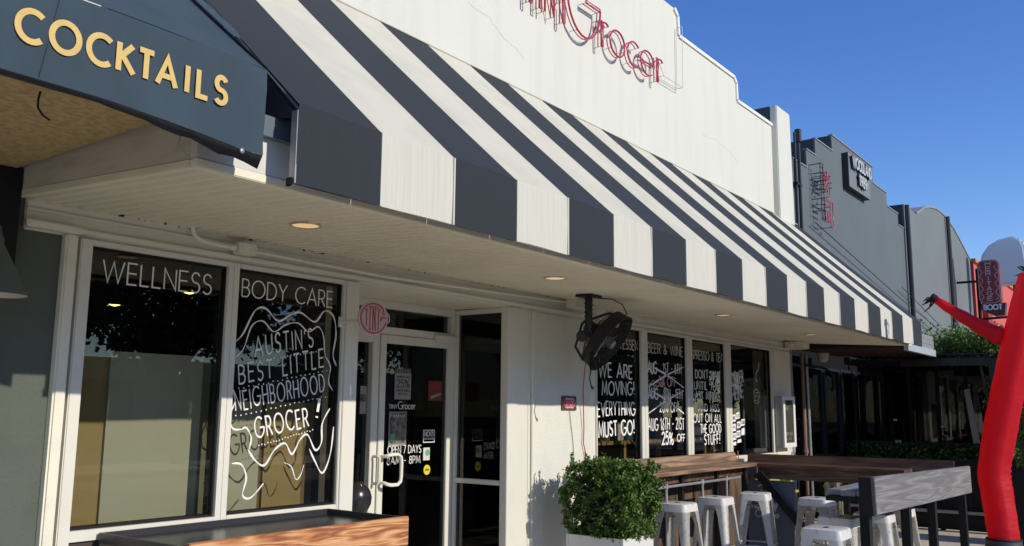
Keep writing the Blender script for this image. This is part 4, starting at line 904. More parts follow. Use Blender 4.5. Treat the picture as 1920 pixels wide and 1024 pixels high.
# stools
def make_stool():
    t = thing('bar_stool', (0,0,0), '', 'stool', 'white metal bar stools around the counters')
    H, sw, bw = .76, .152, .215; rc = .045
    def rr(w_, r_, n=5):
        o = []
        for cx, cy, a in ((w_-r_,w_-r_,0),(-w_+r_,w_-r_,90),(-w_+r_,-w_+r_,180),(w_-r_,-w_+r_,270)):
            for k in range(n+1): o.append((cx+r_*math.cos(R(a+90*k/n)), cy+r_*math.sin(R(a+90*k/n))))
        return o
    bm = bmesh.new(); rings = []
    for w_, z in ((sw-.012,H-.001),(sw-.003,H-.006),(sw,H-.02),(sw+.006,H-.075)):
        rings.append([bm.verts.new((x,y,z)) for x, y in rr(w_, rc)])
    for a, b in zip(rings, rings[1:]):
        for k in range(len(a)): bm.faces.new((a[k],a[(k+1)%len(a)],b[(k+1)%len(a)],b[k]))
    bm.faces.new(rings[0]); bm.faces.new([bm.verts.new((x,y,H-.03)) for x, y in rr(sw-.01, rc)])
    obj('seat', bm, M_['stool'], t, smooth='auto')
    bm = bmesh.new(); bm_box(bm, -.045,.045,-.014,.014,H-.003,H+.0008); obj('hand_slot', bm, M_['blackm'], t)
    for sx, sy in ((1,1),(1,-1),(-1,1),(-1,-1)):
        bm = bmesh.new(); N = 8; rings = []
        for j in range(7):
            u = j/6; w_ = (sw+.004)+(bw-sw)*u; z = H-.07-(H-.072)*u; f = .088*(1-u)+.036*u
            if j == 0: f = .105
            r_ = min(.04, f*.8); pts = [(w_, w_-f)]
            for k in range(N+1): a = R(90*k/N); pts.append((w_-r_+r_*math.cos(a), w_-r_+r_*math.sin(a)))
            pts.append((w_-f, w_)); rings.append([bm.verts.new((x*sx,y*sy,z)) for x, y in pts])
        for a, b in zip(rings, rings[1:]):
            for k in range(len(a)-1): bm.faces.new((a[k],a[k+1],b[k+1],b[k]))
        bmesh.ops.solidify(bm, geom=bm.faces[:], thickness=.003)
        obj('leg', bm, M_['stool'], t, smooth='auto')
        bm = bmesh.new(); bm_box(bm, sx*bw-.02, sx*bw+.012, sy*bw-.02, sy*bw+.012, 0, .012)
        obj('rubber_foot', bm, M_['black'], t)
    u = (H-.07-.22)/(H-.072); q = sw+.004+(bw-sw)*u-.012
    for a, b in (((q,q),(q,-q)),((q,-q),(-q,-q)),((-q,-q),(-q,q)),((-q,q),(q,q))):
        bm = bmesh.new(); bm_tube(bm, [(a[0],a[1],.22),(b[0],b[1],.22)], .009, 6); obj('foot_bar', bm, M_['stool'], t, smooth=True)
    u = .14; q = sw+.002
    bm = bmesh.new(); bm_tube(bm, [(q,q,.62),(-q,-q,.62)], .005, 5); bm_tube(bm, [(q,-q,.628),(-q,q,.628)], .005, 5); obj('cross_brace', bm, M_['galv'], t)
    return t
st0 = make_stool()
stools = [(7.94,4.00,0,'white metal stool at the window bar beside the boxwood shrub'),
 (8.76,3.98,.04,'white metal stool at the window bar, second from the boxwood'),
 (9.50,3.85,.22,'white metal stool in front of the slate coffee A-board, third from the boxwood'),
 (9.38,3.14,-.03,'white metal stool on its own beside the side counter brace'),
 (7.02,2.29,.03,'nearest white metal stool, in front of the street counter leg'),
 (7.86,2.44,-.05,'white metal stool half hidden by the street counter leg'),
 (8.36,2.30,.06,'white metal stool under the left end of the grey backboard'),
 (8.92,2.27,0,'white metal stool under the middle of the grey backboard')]
for i,(x,y,rz,l) in enumerate(stools):
    if i == 0: st0.location = (x,y,0); st0.rotation_euler.z = rz; st0['label'] = l
    else: dup(st0, (x,y,0), rz, l)

# A-frame board, yellow bench, small things
ab = thing('a_frame_board', (10.3,3.95,0), 'slate grey A-frame board with white coffee logo behind the stools', 'sign board')
AN = Vector((-1,0,.12)).normalized(); AU = Vector((0,-1,0)); AV = Vector((.12,0,1)).normalized()
def pan(nm, u0,u1,v0,v1,d0,d1,m,O):
    bm = bmesh.new(); vs = [bm.verts.new(O+AU*u+AV*v+AN*d) for u in (u0,u1) for v in (v0,v1) for d in (d0,d1)]
    for f in ((0,1,3,2),(4,6,7,5),(0,4,5,1),(2,3,7,6),(0,2,6,4),(1,5,7,3)): bm.faces.new([vs[i] for i in f])
    return obj(nm, bm, m, ab)
AO = Vector((10.22,4.26,.06)); pan('front_panel',0,.56,0,.78,-.02,0,M_['slate'],AO)
bm = bmesh.new(); bm_tube(bm,[(10.32,4.24,.83),(10.52,4.24,.02)],.012,6); bm_tube(bm,[(10.32,3.72,.83),(10.52,3.72,.02)],.012,6); obj('rear_legs', bm, M_['slate'], ab)
write('lettering','.srv',AO.x+.045,AO.y-.05,.52,.26,M_['vinyl'],ab,width=.34,sw=.13,frame=(AU,AV,AN),gap=.05)
write('lettering','Coffee',AO.x+.035,AO.y-.10,.42,.075,M_['vinyl'],ab,width=.28,sw=.14,frame=(AU,AV,AN))
bm = bmesh.new(); bm_stroke(bm,[(.0,.0),(.05,.025),(.10,0)],.022,0,.002,(Vector((AO.x+.075,AO.y-.12,.76)),AU,AV,AN)); bm_stroke(bm,[(.05,-.03),(.05,-.045)],.014,0,.002,(Vector((AO.x+.075,AO.y-.12,.76)),AU,AV,AN)); obj('logo_mark', bm, M_['vinyl'], ab)
yb = thing('yellow_bench', (11.5,4.4,0), 'mustard yellow slatted bench seen under the counter corner', 'bench')
for z in (.52,.62,.72): box('slat', (11.0,11.9,4.44,4.46,z,z+.065), M_['yellow'], yb)
for x in (11.05,11.83): box('bench_leg', (x,x+.05,4.30,4.465,0,.82), M_['yellow'], yb)
for i,x in enumerate((11.1,11.45)): 
    bm = bmesh.new(); bm_lathe(bm,[(.035,0),(.05,.13)],(x,4.36,.62),n=14); tag(obj('paper_cup', bm, M_['mint' if i == 0 else 'paper'], smooth='auto'), ('pale green cup on the yellow bench','white cup on the yellow bench')[i], 'cup', 'cups on the yellow bench')
box('seat_board', (11.0,11.9,4.22,4.43,.585,.615), M_['yellow'], yb)
oc = tube('orange_cord', [(10.36,4.40,1.05),(10.42,4.42,1.075),(10.48,4.45,1.12),(10.52,4.47,1.15)], .006, M_['orange']); tag(oc,'short orange cord lying on the counter corner','cord')
kp = thing('counter_box', (10.28,4.33,1.04), 'small white outlet box on the counter corner', 'outlet box'); box('outlet_body',(10.26,10.36,4.28,4.36,1.04,1.075),M_['paper'],kp,bevel=.006)

# menu case on the end column
mc = thing('menu_case', (12.35,4.5,1.1), 'white framed menu case on the end column', 'menu case')
box('case_body', (12.10,12.54,4.478,4.584,1.16,1.845), mat('grey_case',(.35,.35,.35),.5,.2), mc, bevel=.004)
bm = bmesh.new(); bm_box(bm,12.09,12.55,4.455,4.477,1.15,1.21); bm_box(bm,12.09,12.55,4.455,4.477,1.795,1.85); bm_box(bm,12.09,12.16,4.455,4.477,1.21,1.795); bm_box(bm,12.48,12.55,4.455,4.477,1.21,1.795)
obj('case_frame', bm, mat('white_case_frame',(.78,.78,.76),.4), mc); box('menu_sheet',(12.161,12.479,4.470,4.4775,1.211,1.794),mat('dark_menu',(.15,.15,.15),.5),mc)
write('lettering','MENU',12.18,4.4695,1.66,.05,M_['paper'],mc,width=.14,sw=.14)
write('lettering','HAPPY HOUR',12.18,4.4695,1.31,.04,M_['paper'],mc,width=.27,sw=.16); write('lettering','ALL DAY',12.18,4.4695,1.25,.035,M_['paper'],mc,width=.22,sw=.16)
box('pane',(12.161,12.479,4.460,4.463,1.211,1.794),G1,mc)

# ================================================================ woodland restaurant (grey stepped building)
wb = thing('woodland_building', (16.5,4.6,0), 'grey stucco restaurant with stepped parapet next to the white grocery', 'building')
gs = [(13.10,2.9),(13.10,5.53),(13.92,5.53),(13.92,5.84),(14.38,5.84),(14.38,6.14),(15.29,6.14),(15.29,6.435),(17.82,6.435),(17.82,6.10),(18.76,6.10),(18.79,6.04),(18.79,5.82),(19.63,5.82),(19.63,5.58),(20.18,5.58),(20.18,2.9)]
bm = bmesh.new(); bm_prism(bm, gs, 'y', 4.6, 4.63); obj('upper_wall', bm, M_['graywall'], wb)
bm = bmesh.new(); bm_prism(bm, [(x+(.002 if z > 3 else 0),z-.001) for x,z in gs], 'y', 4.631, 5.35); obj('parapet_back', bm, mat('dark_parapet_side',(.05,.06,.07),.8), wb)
bm = bmesh.new()
for (x0,z0),(x1,z1) in zip(gs[1:-2], gs[2:-1]):
    if abs(z1-z0) < .01: bm_box(bm, x0+.003, x1+.012, 4.585, 4.66, z0+.001, z0+.022)
obj('coping', bm, M_['graytrim'], wb)
box('storefront_wall', (13.18,20.2,5.0,5.2,0,2.9), mat('black_storefront',(.010,.010,.011),.9,spec=.1), wb)
for i in range(7):
    x = 13.5+i*.95; bm = bmesh.new(); bm_box(bm,x,x+.05,4.95,4.998,.9,2.4); bm_box(bm,x+.85,x+.9,4.95,4.998,.9,2.4); bm_box(bm,x+.05,x+.85,4.95,4.998,.9,.95); bm_box(bm,x+.05,x+.85,4.95,4.998,2.35,2.4)
    f_ = obj('window', bm, M_['bluedk'], wb); box('pane',(x+.05,x+.85,4.985,4.99,.95,2.35),G2,f_)
# canopy with reddish soffit
box('canopy_roof', (13.25,15.0,3.12,4.59,2.575,2.74), M_['black'], wb)
for i in range(11):
    y = 3.13+i*.132; box('soffit_board', (13.26,15.0,y,y+.126,2.548+.002*(i%2),2.574), M_['maroon'], wb)
box('canopy_gutter', (13.22,14.92,3.06,3.118,2.50,2.60), mat('pale_blue_gutter',(.50,.55,.60),.45,.2), wb)
for k in range(3): box('siding_board', (13.22,14.95,3.085+.004*k,3.118,2.605+k*.07,2.67+k*.07), mat('grey_siding_%d'%k,(.24,.25,.27),.7), wb)
mast = thing('dark_mast', (13.3,4.5,4.4), 'thin black service mast between the white and the grey building', 'mast')
tube('mast_pole', [(13.33,4.52,2.9),(13.33,4.52,5.85)], .028, M_['blackm'], mast); tube('mast_head', [(13.33,4.52,5.80),(13.33,4.52,6.0)], .055, M_['blackm'], mast); tube('conduit', [(13.22,4.54,2.9),(13.22,4.54,5.93)], .02, M_['blackm'], mast)
box('bracket',(13.2,13.42,4.51,4.6,5.1,5.14),M_['blackm'],mast)
wsn = thing('woodland_sign', (16.4,4.55,5.6), 'grey box sign with raised letters WOODLAND 1989 on the grey wall', 'sign')
box('sign_box', (15.82,17.13,4.492,4.598,5.615,6.24), M_['signdark'], wsn); box('sign_face', (15.82,17.13,4.48,4.4915,5.615,6.24), M_['signgray'], wsn)  # shade of the box sides put into their dark colour
write('letter','WOODLAND',15.90,4.43,5.99,.19,M_['signletter'],wsn,width=1.15,sw=.2,gap=.2,dep=.010,each='raised_letter')
write('letter','1989',16.26,4.43,5.71,.19,M_['signletter'],wsn,width=.46,sw=.2,gap=.26,dep=.010,each='raised_letter')
write('letter_shade','WOODLAND',15.90,4.4785,5.99,.19,M_['signdark'],wsn,width=1.15,sw=.2,gap=.2,dep=.046)  # dark layer puts the raised letters' shadow into colour
write('letter_shade','1989',16.26,4.4785,5.71,.19,M_['signdark'],wsn,width=.46,sw=.2,gap=.26,dep=.046)
# kanji neon
kn = thing('sushi_neon_sign', (14.3,4.5,4.7), 'small vertical neon sign of two red Japanese characters on the grey wall', 'neon sign')
def nk(strokes, x, z, w_, h, nm):
    bm = bmesh.new(); bb = bmesh.new()
    for s in strokes:
        P_ = [Vector((x+a*w_,4.40,z+b*h)) for a, b in s]; bm_tube(bm, P_, .009, 5)
        bm_tube(bm, [Vector((p_.x,4.44,p_.z)) for p_ in P_], .007, 4)
        for p_ in P_[:1]+P_[-1:]: bm_tube(bb, [p_, (p_.x,4.599,p_.z)], .006, 4)
    o = obj(nm, bm, M_['neon'], kn, smooth=True); obj('tube_support', bb, M_['blackm'], o)
nk([[(.5,1),(.5,.66)],[(.15,.9),(.85,.9)],[(.22,.78),(.78,.78)],[(.05,.66),(.95,.66)],[(.42,.66),(.1,.25)],[(.25,.45),(.95,.45)],[(.7,.58),(.7,.05),(.55,.0)],[(.4,.3),(.5,.2)]],14.05,5.10,.50,.42,'neon_character')
nk([[(.1,1),(.95,1),(.95,.05),(.8,0)],[(.15,.78),(.7,.78)],[(.2,.55),(.2,.15),(.65,.15),(.65,.55),(.2,.55)]],14.05,4.62,.50,.42,'neon_character')
bm = bmesh.new()
for x in (14.02,14.16): bm_tube(bm, [(x,4.42,5.62),(x,4.42,4.66)], .007, 5)
for z in (5.62,5.55,5.45,5.3,5.15,5.0,4.85,4.7): bm_tube(bm, [(14.02,4.42,z),(14.16,4.42,z)], .006, 4)
bm_tube(bm,[(14.02,4.42,5.6),(14.02,4.599,5.6)],.008,4); obj('sign_ladder_frame', bm, M_['blackm'], kn)

# arched grey building
ar = thing('arched_building', (24,4.6,0), 'lighter grey building with a rounded arch parapet beyond the restaurant', 'building')
arc = [(20.2,2.0),(20.2,6.15),(20.75,6.15),(21.3,6.13)]+[(21.6,6.22),(22.1,6.40),(22.7,6.54),(23.4,6.64),(24.1,6.66),(24.8,6.60),(25.5,6.48),(26.2,6.30),(26.9,6.10),(27.5,5.93)]+[(27.55,2.0)]
bm = bmesh.new(); bm_prism(bm, arc, 'y', 4.6, 4.64); obj('arched_wall', bm, M_['grayarch'], ar)
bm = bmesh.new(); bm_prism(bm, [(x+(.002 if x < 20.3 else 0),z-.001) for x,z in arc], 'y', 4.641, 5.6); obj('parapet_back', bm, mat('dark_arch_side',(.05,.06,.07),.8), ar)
box('lower_wall', (20.2,27.55,4.65,5.6,0,1.99), M_['grayarch'], ar)
bm = bmesh.new()
for a, b in zip(arc[3:-2], arc[4:-1]): bm_prism(bm, [(a[0],a[1]+.002),(b[0],b[1]+.002),(b[0],b[1]+.05),(a[0],a[1]+.05)], 'y', 4.58, 5.62)
obj('coping', bm, M_['graytrim'], ar)
t = tube('downspout', [(20.12,4.52,6.10),(20.12,4.52,2.9)], .05, M_['blackm']); tag(t,'black downspout between the stepped and the arched grey buildings','downspout')
t = thing('wall_pole_shadow', (24.5,4.5,3.0), 'dark bar standing in for a cast shadow on the arched wall, second dark line from the left', 'pole_shadow')
tube('pole_shadow', [(24.45,4.53,3.0),(24.45,4.53,6.63)], .05, M_['signdark'], t); bm = bmesh.new(); bm_prism(bm, [(24.6,3.5),(24.75,4.9),(24.85,5.6),(24.98,4.9),(25.0,3.5)], 'y', 4.54, 4.58); obj('shadow_taper', bm, M_['signdark'], t)  # dark tube and tapered sheet stand in for a shadow cast on the wall
for i,(a,b) in enumerate((((13.9,4.5,4.62),(24.0,4.5,3.40)),((15.2,4.5,4.10),(22.4,4.5,3.38)),((19.2,4.5,4.2),(27.0,4.5,3.1)))):
    o = tube('overhead_cable', [a, tuple((p+q)/2-(.06 if k == 2 else 0) for k,(p,q) in enumerate(zip(a,b))), b], .008, M_['blackm'], n=5); tag(o, ('upper long dark cable crossing the grey walls','lower dark cable crossing the stepped grey wall','dark cable crossing the arched wall')[i],'cable','cables across the grey walls')

# red building and boot shop signs
rb = thing('red_building', (33,5,0), 'coral red painted shop front beyond the arched building', 'building')
box('front_wall', (27.7,44,4.55,8,0,5.9), M_['pink'], rb); box('cornice', (27.65,44,4.48,8,5.901,6.0), mat('orange_edge',(.5,.2,.06),.7), rb); box('pilaster',(28.6,29.3,4.40,4.549,0,5.9),mat('dark_red_paint',(.25,.03,.03),.7),rb)
hb_ = thing('boot_shop_sign', (25,3.7,4), 'dark red blade sign reading HERITAGE BOOT with neon squiggles', 'sign')
def rrect(cy, cz, w_, h, r_, n=6):
    o = []
    for sy, sz, a in ((1,1,0),(-1,1,90),(-1,-1,180),(1,-1,270)):
        for k in range(n+1): o.append((cy+sy*(w_/2-r_)+r_*math.cos(R(a+90*k/n)), cz+sz*(h/2-r_)+r_*math.sin(R(a+90*k/n))))
    return o
bm = bmesh.new(); bm_prism(bm, rrect(3.78,4.95,.50,1.12,.14), 'x', 25.0, 25.28); obj('sign_body', bm, M_['boot'], hb_)
bm = bmesh.new(); bm_stroke(bm, [(3.78-(y-3.78),z) for y,z in rrect(3.78,4.95,.46,1.08,.13)]+[(3.78-(rrect(3.78,4.95,.46,1.08,.13)[0][0]-3.78),rrect(3.78,4.95,.46,1.08,.13)[0][1])], .012, 0, .01, (Vector((24.995,0,0)),Vector((0,1,0)),FV,Vector((-1,0,0)))); obj('border_tube', bm, M_['disc'], hb_)
SU, SN = Vector((0,-1,0)), Vector((-1,0,0))
for k,ch in enumerate('HERITAGE'): write('letter',ch,24.99,3.78+(.055 if ch != 'I' else .01),5.37-k*.128,.095,M_['disc'],hb_,width=.11 if ch != 'I' else None,sw=.2,frame=(SU,FV,SN),dep=.01)
for sy in (3.95,3.61):
    bm = bmesh.new(); bm_stroke(bm, [(sy+.035*math.sin(i*1.2),5.36-i*.04) for i in range(23)], .013, 0, .008, (Vector((24.995,0,0)),Vector((0,1,0)),FV,SN)); obj('neon_squiggle', bm, M_['disc'], hb_)
bm = bmesh.new(); bm_prism(bm, [(4.0,4.40),(4.0,4.24),(3.70,4.08),(3.48,4.10),(3.44,4.40)], 'x', 25.001, 25.26); obj('sign_foot', bm, mat('dark_maroon',(.08,.015,.02),.5), hb_)
write('letter','BOOT',24.99,3.93,4.24,.12,M_['whitesign'],hb_,width=.40,sw=.24,frame=(SU,FV,SN),dep=.01)
tube('sign_pole', [(25.3,4.08,0),(25.3,4.08,5.35)], .045, M_['black'], hb_); tube('sign_arm', [(25.14,4.08,4.02),(25.14,3.4,4.05)], .03, M_['black'], hb_); tube('sign_arm',[(25.14,4.05,5.0),(25.14,4.3,5.0),(25.14,4.55,5.0)],.03,M_['black'],hb_)
wn = thing('white_pylon_sign', (27,3.7,0), 'big rounded white pylon sign rising behind the boot shop sign', 'sign')
bm = bmesh.new(); bm_prism(bm, [(4.30,5.1),(4.29,5.70),(4.22,5.98),(4.05,6.22),(3.80,6.36),(3.50,6.42),(3.36,6.40),(3.24,6.30),(3.17,6.10),(3.13,5.5),(3.12,5.1)], 'x', 27.0, 27.35); obj('sign_body', bm, M_['whitesign'], wn, bevel=.06)
tube('sign_post', [(27.17,3.45,0),(27.17,3.45,5.2)], .09, M_['signdark'], wn); tube('sign_post', [(27.17,3.25,0),(27.17,3.25,5.2)], .05, M_['whitesign'], wn)

# ================================================================ patio of the restaurant
pf = thing('patio_fence', (14,3,0), 'dark board patio fence with a pale ledge beside the street bar', 'fence')
y = .9
while y < 4.9:
    box('fence_board', (14.0,14.03,y,y+.145,.29,.98), M_['black'], pf); y += .15
box('ledge', (13.93,14.03,.9,4.9,.245,.285), mat('pale_ledge',(.32,.31,.30),.6), pf); box('base_board', (14.0,14.03,.9,4.9,.02,.24), M_['black'], pf)
for y in (.9,1.9,2.9,3.9,4.8): box('fence_post', (14.031,14.09,y,y+.06,0,.97), M_['black'], pf)
hd = thing('patio_hedge', (16.6,3.8,.6), 'dark leafy hedge in a trough under the black pergola', 'hedge')
r5 = np.random.default_rng(5); hp_ = np.stack([r5.uniform(16.3,16.8,12000), r5.uniform(2.2,4.9,12000), .62+r5.beta(2,1.3,12000)*.50],1)
leaf_cloud('foliage', hp_, .035, M_['leafd'], hd, 6)['kind'] = 'stuff'
box('trough', (16.35,16.8,2.2,4.9,.0,.70), M_['black'], hd); box('top_rail', (16.85,16.9,2.2,4.95,1.10,1.14), mat('dark_rail',(.06,.055,.05),.5), hd)
ps = thing('patio_glazing', (17,3.5,0), 'dark glazed partition with blue panels inside the shaded patio', 'partition')
for i in range(6):
    y = 2.1+i*.46; box('mullion', (17.0,17.06,y,y+.06,.0,2.6), M_['black'], ps); box('blue_panel', (17.07,17.09,y+.061,y+.459,.9,2.1 if i%2 else 2.3), M_['bluedk'], ps); box('pane',(17.03,17.035,y+.061,y+.459,.9,2.5),G2,ps)
box('panel_base', (17.0,17.09,2.1,4.95,.0,.89), M_['black'], ps); box('head',(17.0,17.09,2.1,4.95,2.6,2.7),M_['black'],ps)
box('rear_wall',(17.6,17.7,1.9,4.99,0,2.7),M_['black'],ps)
for i,(y,z,s) in enumerate(((4.05,1.62,.10),(3.9,1.40,.14),(3.35,1.9,.05),(3.3,1.75,.05),(2.85,1.5,.07),(4.1,2.0,.06))):
    o = box('table_card', (16.6,16.62,y,y+s,z-.5,z-.5+s*.5), M_['paper']); tag(o, ('pale card in the dark patio, the higher of the left pair','widest pale card in the dark patio, low at the left','tiny pale card high in the middle of the dark patio','tiny pale card just under the middle one in the dark patio','pale card nearest the leaning white board','tiny pale card highest at the left of the dark patio')[i], 'card', 'pale cards in the dark patio')
wl = thing('leaning_white_board', (16.4,2.55,.9), 'white board leaning at the right end of the shaded patio', 'board'); bm = bmesh.new(); bm_prism(bm, [(2.78,1.15),(2.88,1.15),(2.97,2.02),(2.89,2.05)], 'x', 16.4, 16.43); obj('board_panel', bm, mat('dull_white',(.35,.35,.35),.6), wl)
pg = thing('pergola', (15.8,2.8,0), 'black pergola with lattice roof over the restaurant patio, with added shade boards reaching out of view', 'pergola')
for i in range(30): y = -.30+i*.155; box('added_shade_board', (15.1,18.9,y,y+.145,2.53,2.55), M_['blackm'], pg)  # solid boards added to shade the hedge, running out of view streetward
box('front_beam', (14.96,19,2.25,2.35,2.36,2.46), M_['blackm'], pg); box('side_beam', (14.96,15.06,2.351,3.6,2.36,2.46), M_['blackm'], pg); box('added_street_beam',(14.96,19,-.35,-.25,2.40,2.52),M_['blackm'],pg); box('side_beam',(14.96,15.06,-.249,2.249,2.38,2.48),M_['blackm'],pg)  # street beam and outer side beam added, unseen, under those boards
box('rear_beam',(15.061,19,4.4,4.5,2.42,2.54),M_['blackm'],pg)
for i in range(26): x = 15.1+i*.15; box('lattice_slat', (x,x+.03,2.351,4.399,2.465,2.49), M_['blackm'], pg)
for i in range(12): y = 2.4+i*.17; box('lattice_slat', (15.061,19,y,y+.03,2.491,2.51), M_['blackm'], pg)
for x,y in ((14.97,2.26),(18.85,2.26),(14.97,-.34),(18.85,-.34)): box('pergola_post', (x,x+.09,y,y+.09,0,2.359), M_['blackm'], pg)  # street-side pair added out of view below the shade boards
vn = thing('climbing_vine', (15.3,2.7,2.5), 'bright green vine spilling over the pergola roof', 'vine')
r6 = np.random.default_rng(8); cen = np.stack([r6.uniform(15.0,16.6,60), r6.uniform(2.0,3.25,60), r6.uniform(2.62,2.86,60)],1); ii = r6.integers(0,60,9000)
leaf_cloud('foliage', cen[ii]+r6.normal(0,.085,(9000,3)), .032, M_['leafl'], vn, 9)['kind'] = 'stuff'
bm = bmesh.new(); bm_tube(bm,[(15.0,2.3,0),(15.0,2.35,1.5),(15.1,2.5,2.5),(15.5,2.8,2.7)],.02,6); bm_tube(bm,[(15.1,2.5,2.5),(15.3,3.0,2.72),(15.0,3.4,2.65)],.012,5); obj('stem', bm, M_['bark'], vn)
# right-hand planter with oleander
dp = thing('black_planter', (13,1.5,0), 'black planter trough behind the red air dancer', 'planter'); box('trough', (12.9,13.5,1.05,1.98,.30,.93), M_['black'], dp, bevel=.01); box('plinth',(12.95,13.45,1.1,1.95,0,.30),M_['black'],dp)
ol = thing('oleander_shrub', (13.2,1.5,.93), 'tall loose green shrub in the black planter at the right edge', 'shrub')
cen = np.stack([r6.uniform(12.9,13.5,90), r6.uniform(1.0,1.75,90), .95+1.6*r6.random(90)**1.2],1); ii = r6.integers(0,90,7000)
leaf_cloud('foliage', cen[ii]+r6.normal(0,.07,(7000,3)), .034, M_['leaf'], ol, 12, 2.4)['kind'] = 'stuff'
bm = bmesh.new()
for k in range(9): a = r6.uniform(-.3,.3); b = r6.uniform(-.4,.4); bm_tube(bm,[(13.2,1.5,.9),(13.2+a*.5,1.55+b*.5,1.5),(13.2+a,1.6+b,2.3)],[.012,.009,.004],5)
obj('stems', bm, M_['bark'], ol)
ti = thing('trough_plant', (15.8,2.3,0), 'pink flowered oleander beside the pergola post', 'plant'); 
cen = np.stack([r6.uniform(15.6,16.0,30), r6.uniform(2.1,2.5,30), 1.0+1.3*r6.random(30)],1); ii = r6.integers(0,30,1800)
leaf_cloud('foliage', cen[ii]+r6.normal(0,.07,(1800,3)), .035, M_['leaf'], ti, 13, 2.2)['kind'] = 'stuff'; leaf_cloud('flowers', cen[r6.integers(0,30,60)]+r6.normal(0,.06,(60,3)), .04, M_['pinkbox'], ti, 14)['kind'] = 'stuff'
bm = bmesh.new(); bm_tube(bm,[(15.8,2.3,0),(15.8,2.3,1.4),(15.8,2.3,2.2)],.015,5); obj('stem', bm, M_['bark'], ti)
# pipes, meters, round lamp
t = thing('service_pipes', (13.9,4.7,0), 'pair of rusty service pipes against the dark restaurant front', 'pipes')
tube('pipe', [(13.62,4.70,.1),(13.62,4.70,2.52)], .030, M_['copper'], t); tube('pipe', [(13.85,4.70,.1),(13.82,4.70,2.52)], .024, M_['galv'], t); tube('coupling',[(13.62,4.70,1.02),(13.62,4.70,1.09)],.042,M_['copper'],t)
tube('bent_pipe', [(13.62,4.66,2.35),(14.4,4.6,2.33),(14.7,4.58,2.25),(14.72,4.58,2.05),(14.6,4.58,1.98)], .022, M_['blackm'], t)
t = thing('dome_lamp', (14,4.5,2.5), 'white dome lamp under the dark canopy soffit', 'lamp'); bm = bmesh.new(); bm_lathe(bm,[(.095,.05),(.09,.0),(.075,-.06),(.04,-.09)],(14.0,4.50,2.495),n=20); obj('lamp_bowl', bm, mat('dull_white_bowl',(.45,.40,.36),.5), t, smooth='auto')
t = thing('gas_meter_pipes', (13.2,4.2,0), 'weathered yellowish valve pipes standing behind the side counter', 'pipes')
for x in (12.95,13.12,13.5,13.62): tube('valve_pipe', [(x,4.2,0),(x,4.2,.62)], .022, mat('verdigris_%.2f'%x,(.25,.26,.14),.7,noise=((15,15,15),.5)), t)
tube('valve_pipe', [(12.90,4.2,.60),(13.7,4.2,.62)], .026, M_['copper'], t)
bm = bmesh.new()
for x in (12.95,13.3,13.6): bm_lathe(bm,[(.045,-.03),(.05,0),(.045,.03)],(x,4.18,.61),Vector((0,-1,0)),12); bm_lathe(bm,[(.03,0),(.035,.06)],(x,4.2,.38),n=10)
obj('valve_wheel', bm, mat('pale_brass',(.35,.33,.18),.6), t)
t = thing('green_jar', (12.0,2.95,0), 'pale green drum with a rusty lid behind the street counter', 'drum'); bm = bmesh.new(); bm_lathe(bm,[(.12,0),(.125,.02),(.125,.50),(.11,.52)],(12.0,3.36,.02),n=20); obj('drum_body', bm, mat('green_drum',(.22,.33,.16),.4), t, smooth='auto'); bm = bmesh.new(); bm_lathe(bm,[(.13,0),(.13,.05),(.03,.09),(.03,.11)],(12.0,3.36,.541),n=20); obj('drum_lid', bm, M_['copper'], t, smooth='auto')

# ================================================================ red air dancer
ad = thing('air_dancer', (11.5,1.78,0), 'red inflatable air dancer with one raised arm at the right', 'air dancer')
path = [(11.5,1.779,.24),(11.5,1.790,.448),(11.5,1.812,.722),(11.5,1.831,.963),(11.5,1.785,1.215),(11.5,1.714,1.543),(11.5,1.632,1.872),(11.5,1.533,2.255),(11.5,1.434,2.638),(11.5,1.347,2.967),(11.5,1.298,3.219)]
rad = [.160,.164,.167,.174,.175,.177,.177,.180,.175,.164,.131]
bm = bmesh.new(); N = 28; rings = []
Pv = [Vector(p) for p in path]; fine = []
for i in range(len(Pv)-1):
    for k in range(8): t_ = k/8; fine.append((Pv[i].lerp(Pv[i+1],t_), rad[i]*(1-t_)+rad[i+1]*t_))
fine.append((Pv[-1],rad[-1]))
rs = random.Random(12)
for i,(c,r_) in enumerate(fine):
    ring_ = []
    cr_ = math.exp(-((c.z-1.02)/.18)**2)
    for k in range(N):
        a = 2*math.pi*k/N; rr_ = r_*(1+.012*math.sin(a*3+i*.2)+.010*math.sin(i*.9+a))
        fold = -.085*math.exp(-(((a-4.05+math.pi)%(2*math.pi)-math.pi)/.16)**2)   # lengthwise seam crease
        wr = -.10*cr_*max(0,math.sin(a+2.7))*abs(math.sin(i*1.5))-.012*max(0,math.sin(i*.37+a*2))*abs(math.sin(i*1.9))
        ring_.append(bm.verts.new((c.x+math.cos(a)*rr_*(1+fold*1.5+wr), c.y+math.sin(a)*rr_*(1+fold*1.5+wr), c.z)))
    rings.append(ring_)
for a, b in zip(rings, rings[1:]):
    for k in range(N): bm.faces.new((a[k],a[(k+1)%N],b[(k+1)%N],b[k]))
bm.faces.new(rings[-1]); bm.faces.new(rings[0][::-1]); obj('tube_body', bm, M_['red'], ad, smooth=True)
bm = bmesh.new(); a0, a1 = Vector((11.5,1.643,2.496)), Vector((11.41,2.30,2.967)); rows = []
bm_tube(bm, [a0.lerp(a1,i/12)+Vector((0,0,-.02*math.sin(math.pi*i/12))) for i in range(13)], [.105-.060*i/12+.004*math.sin(i*2) for i in range(13)], 16); obj('arm', bm, M_['red'], ad, smooth=True)
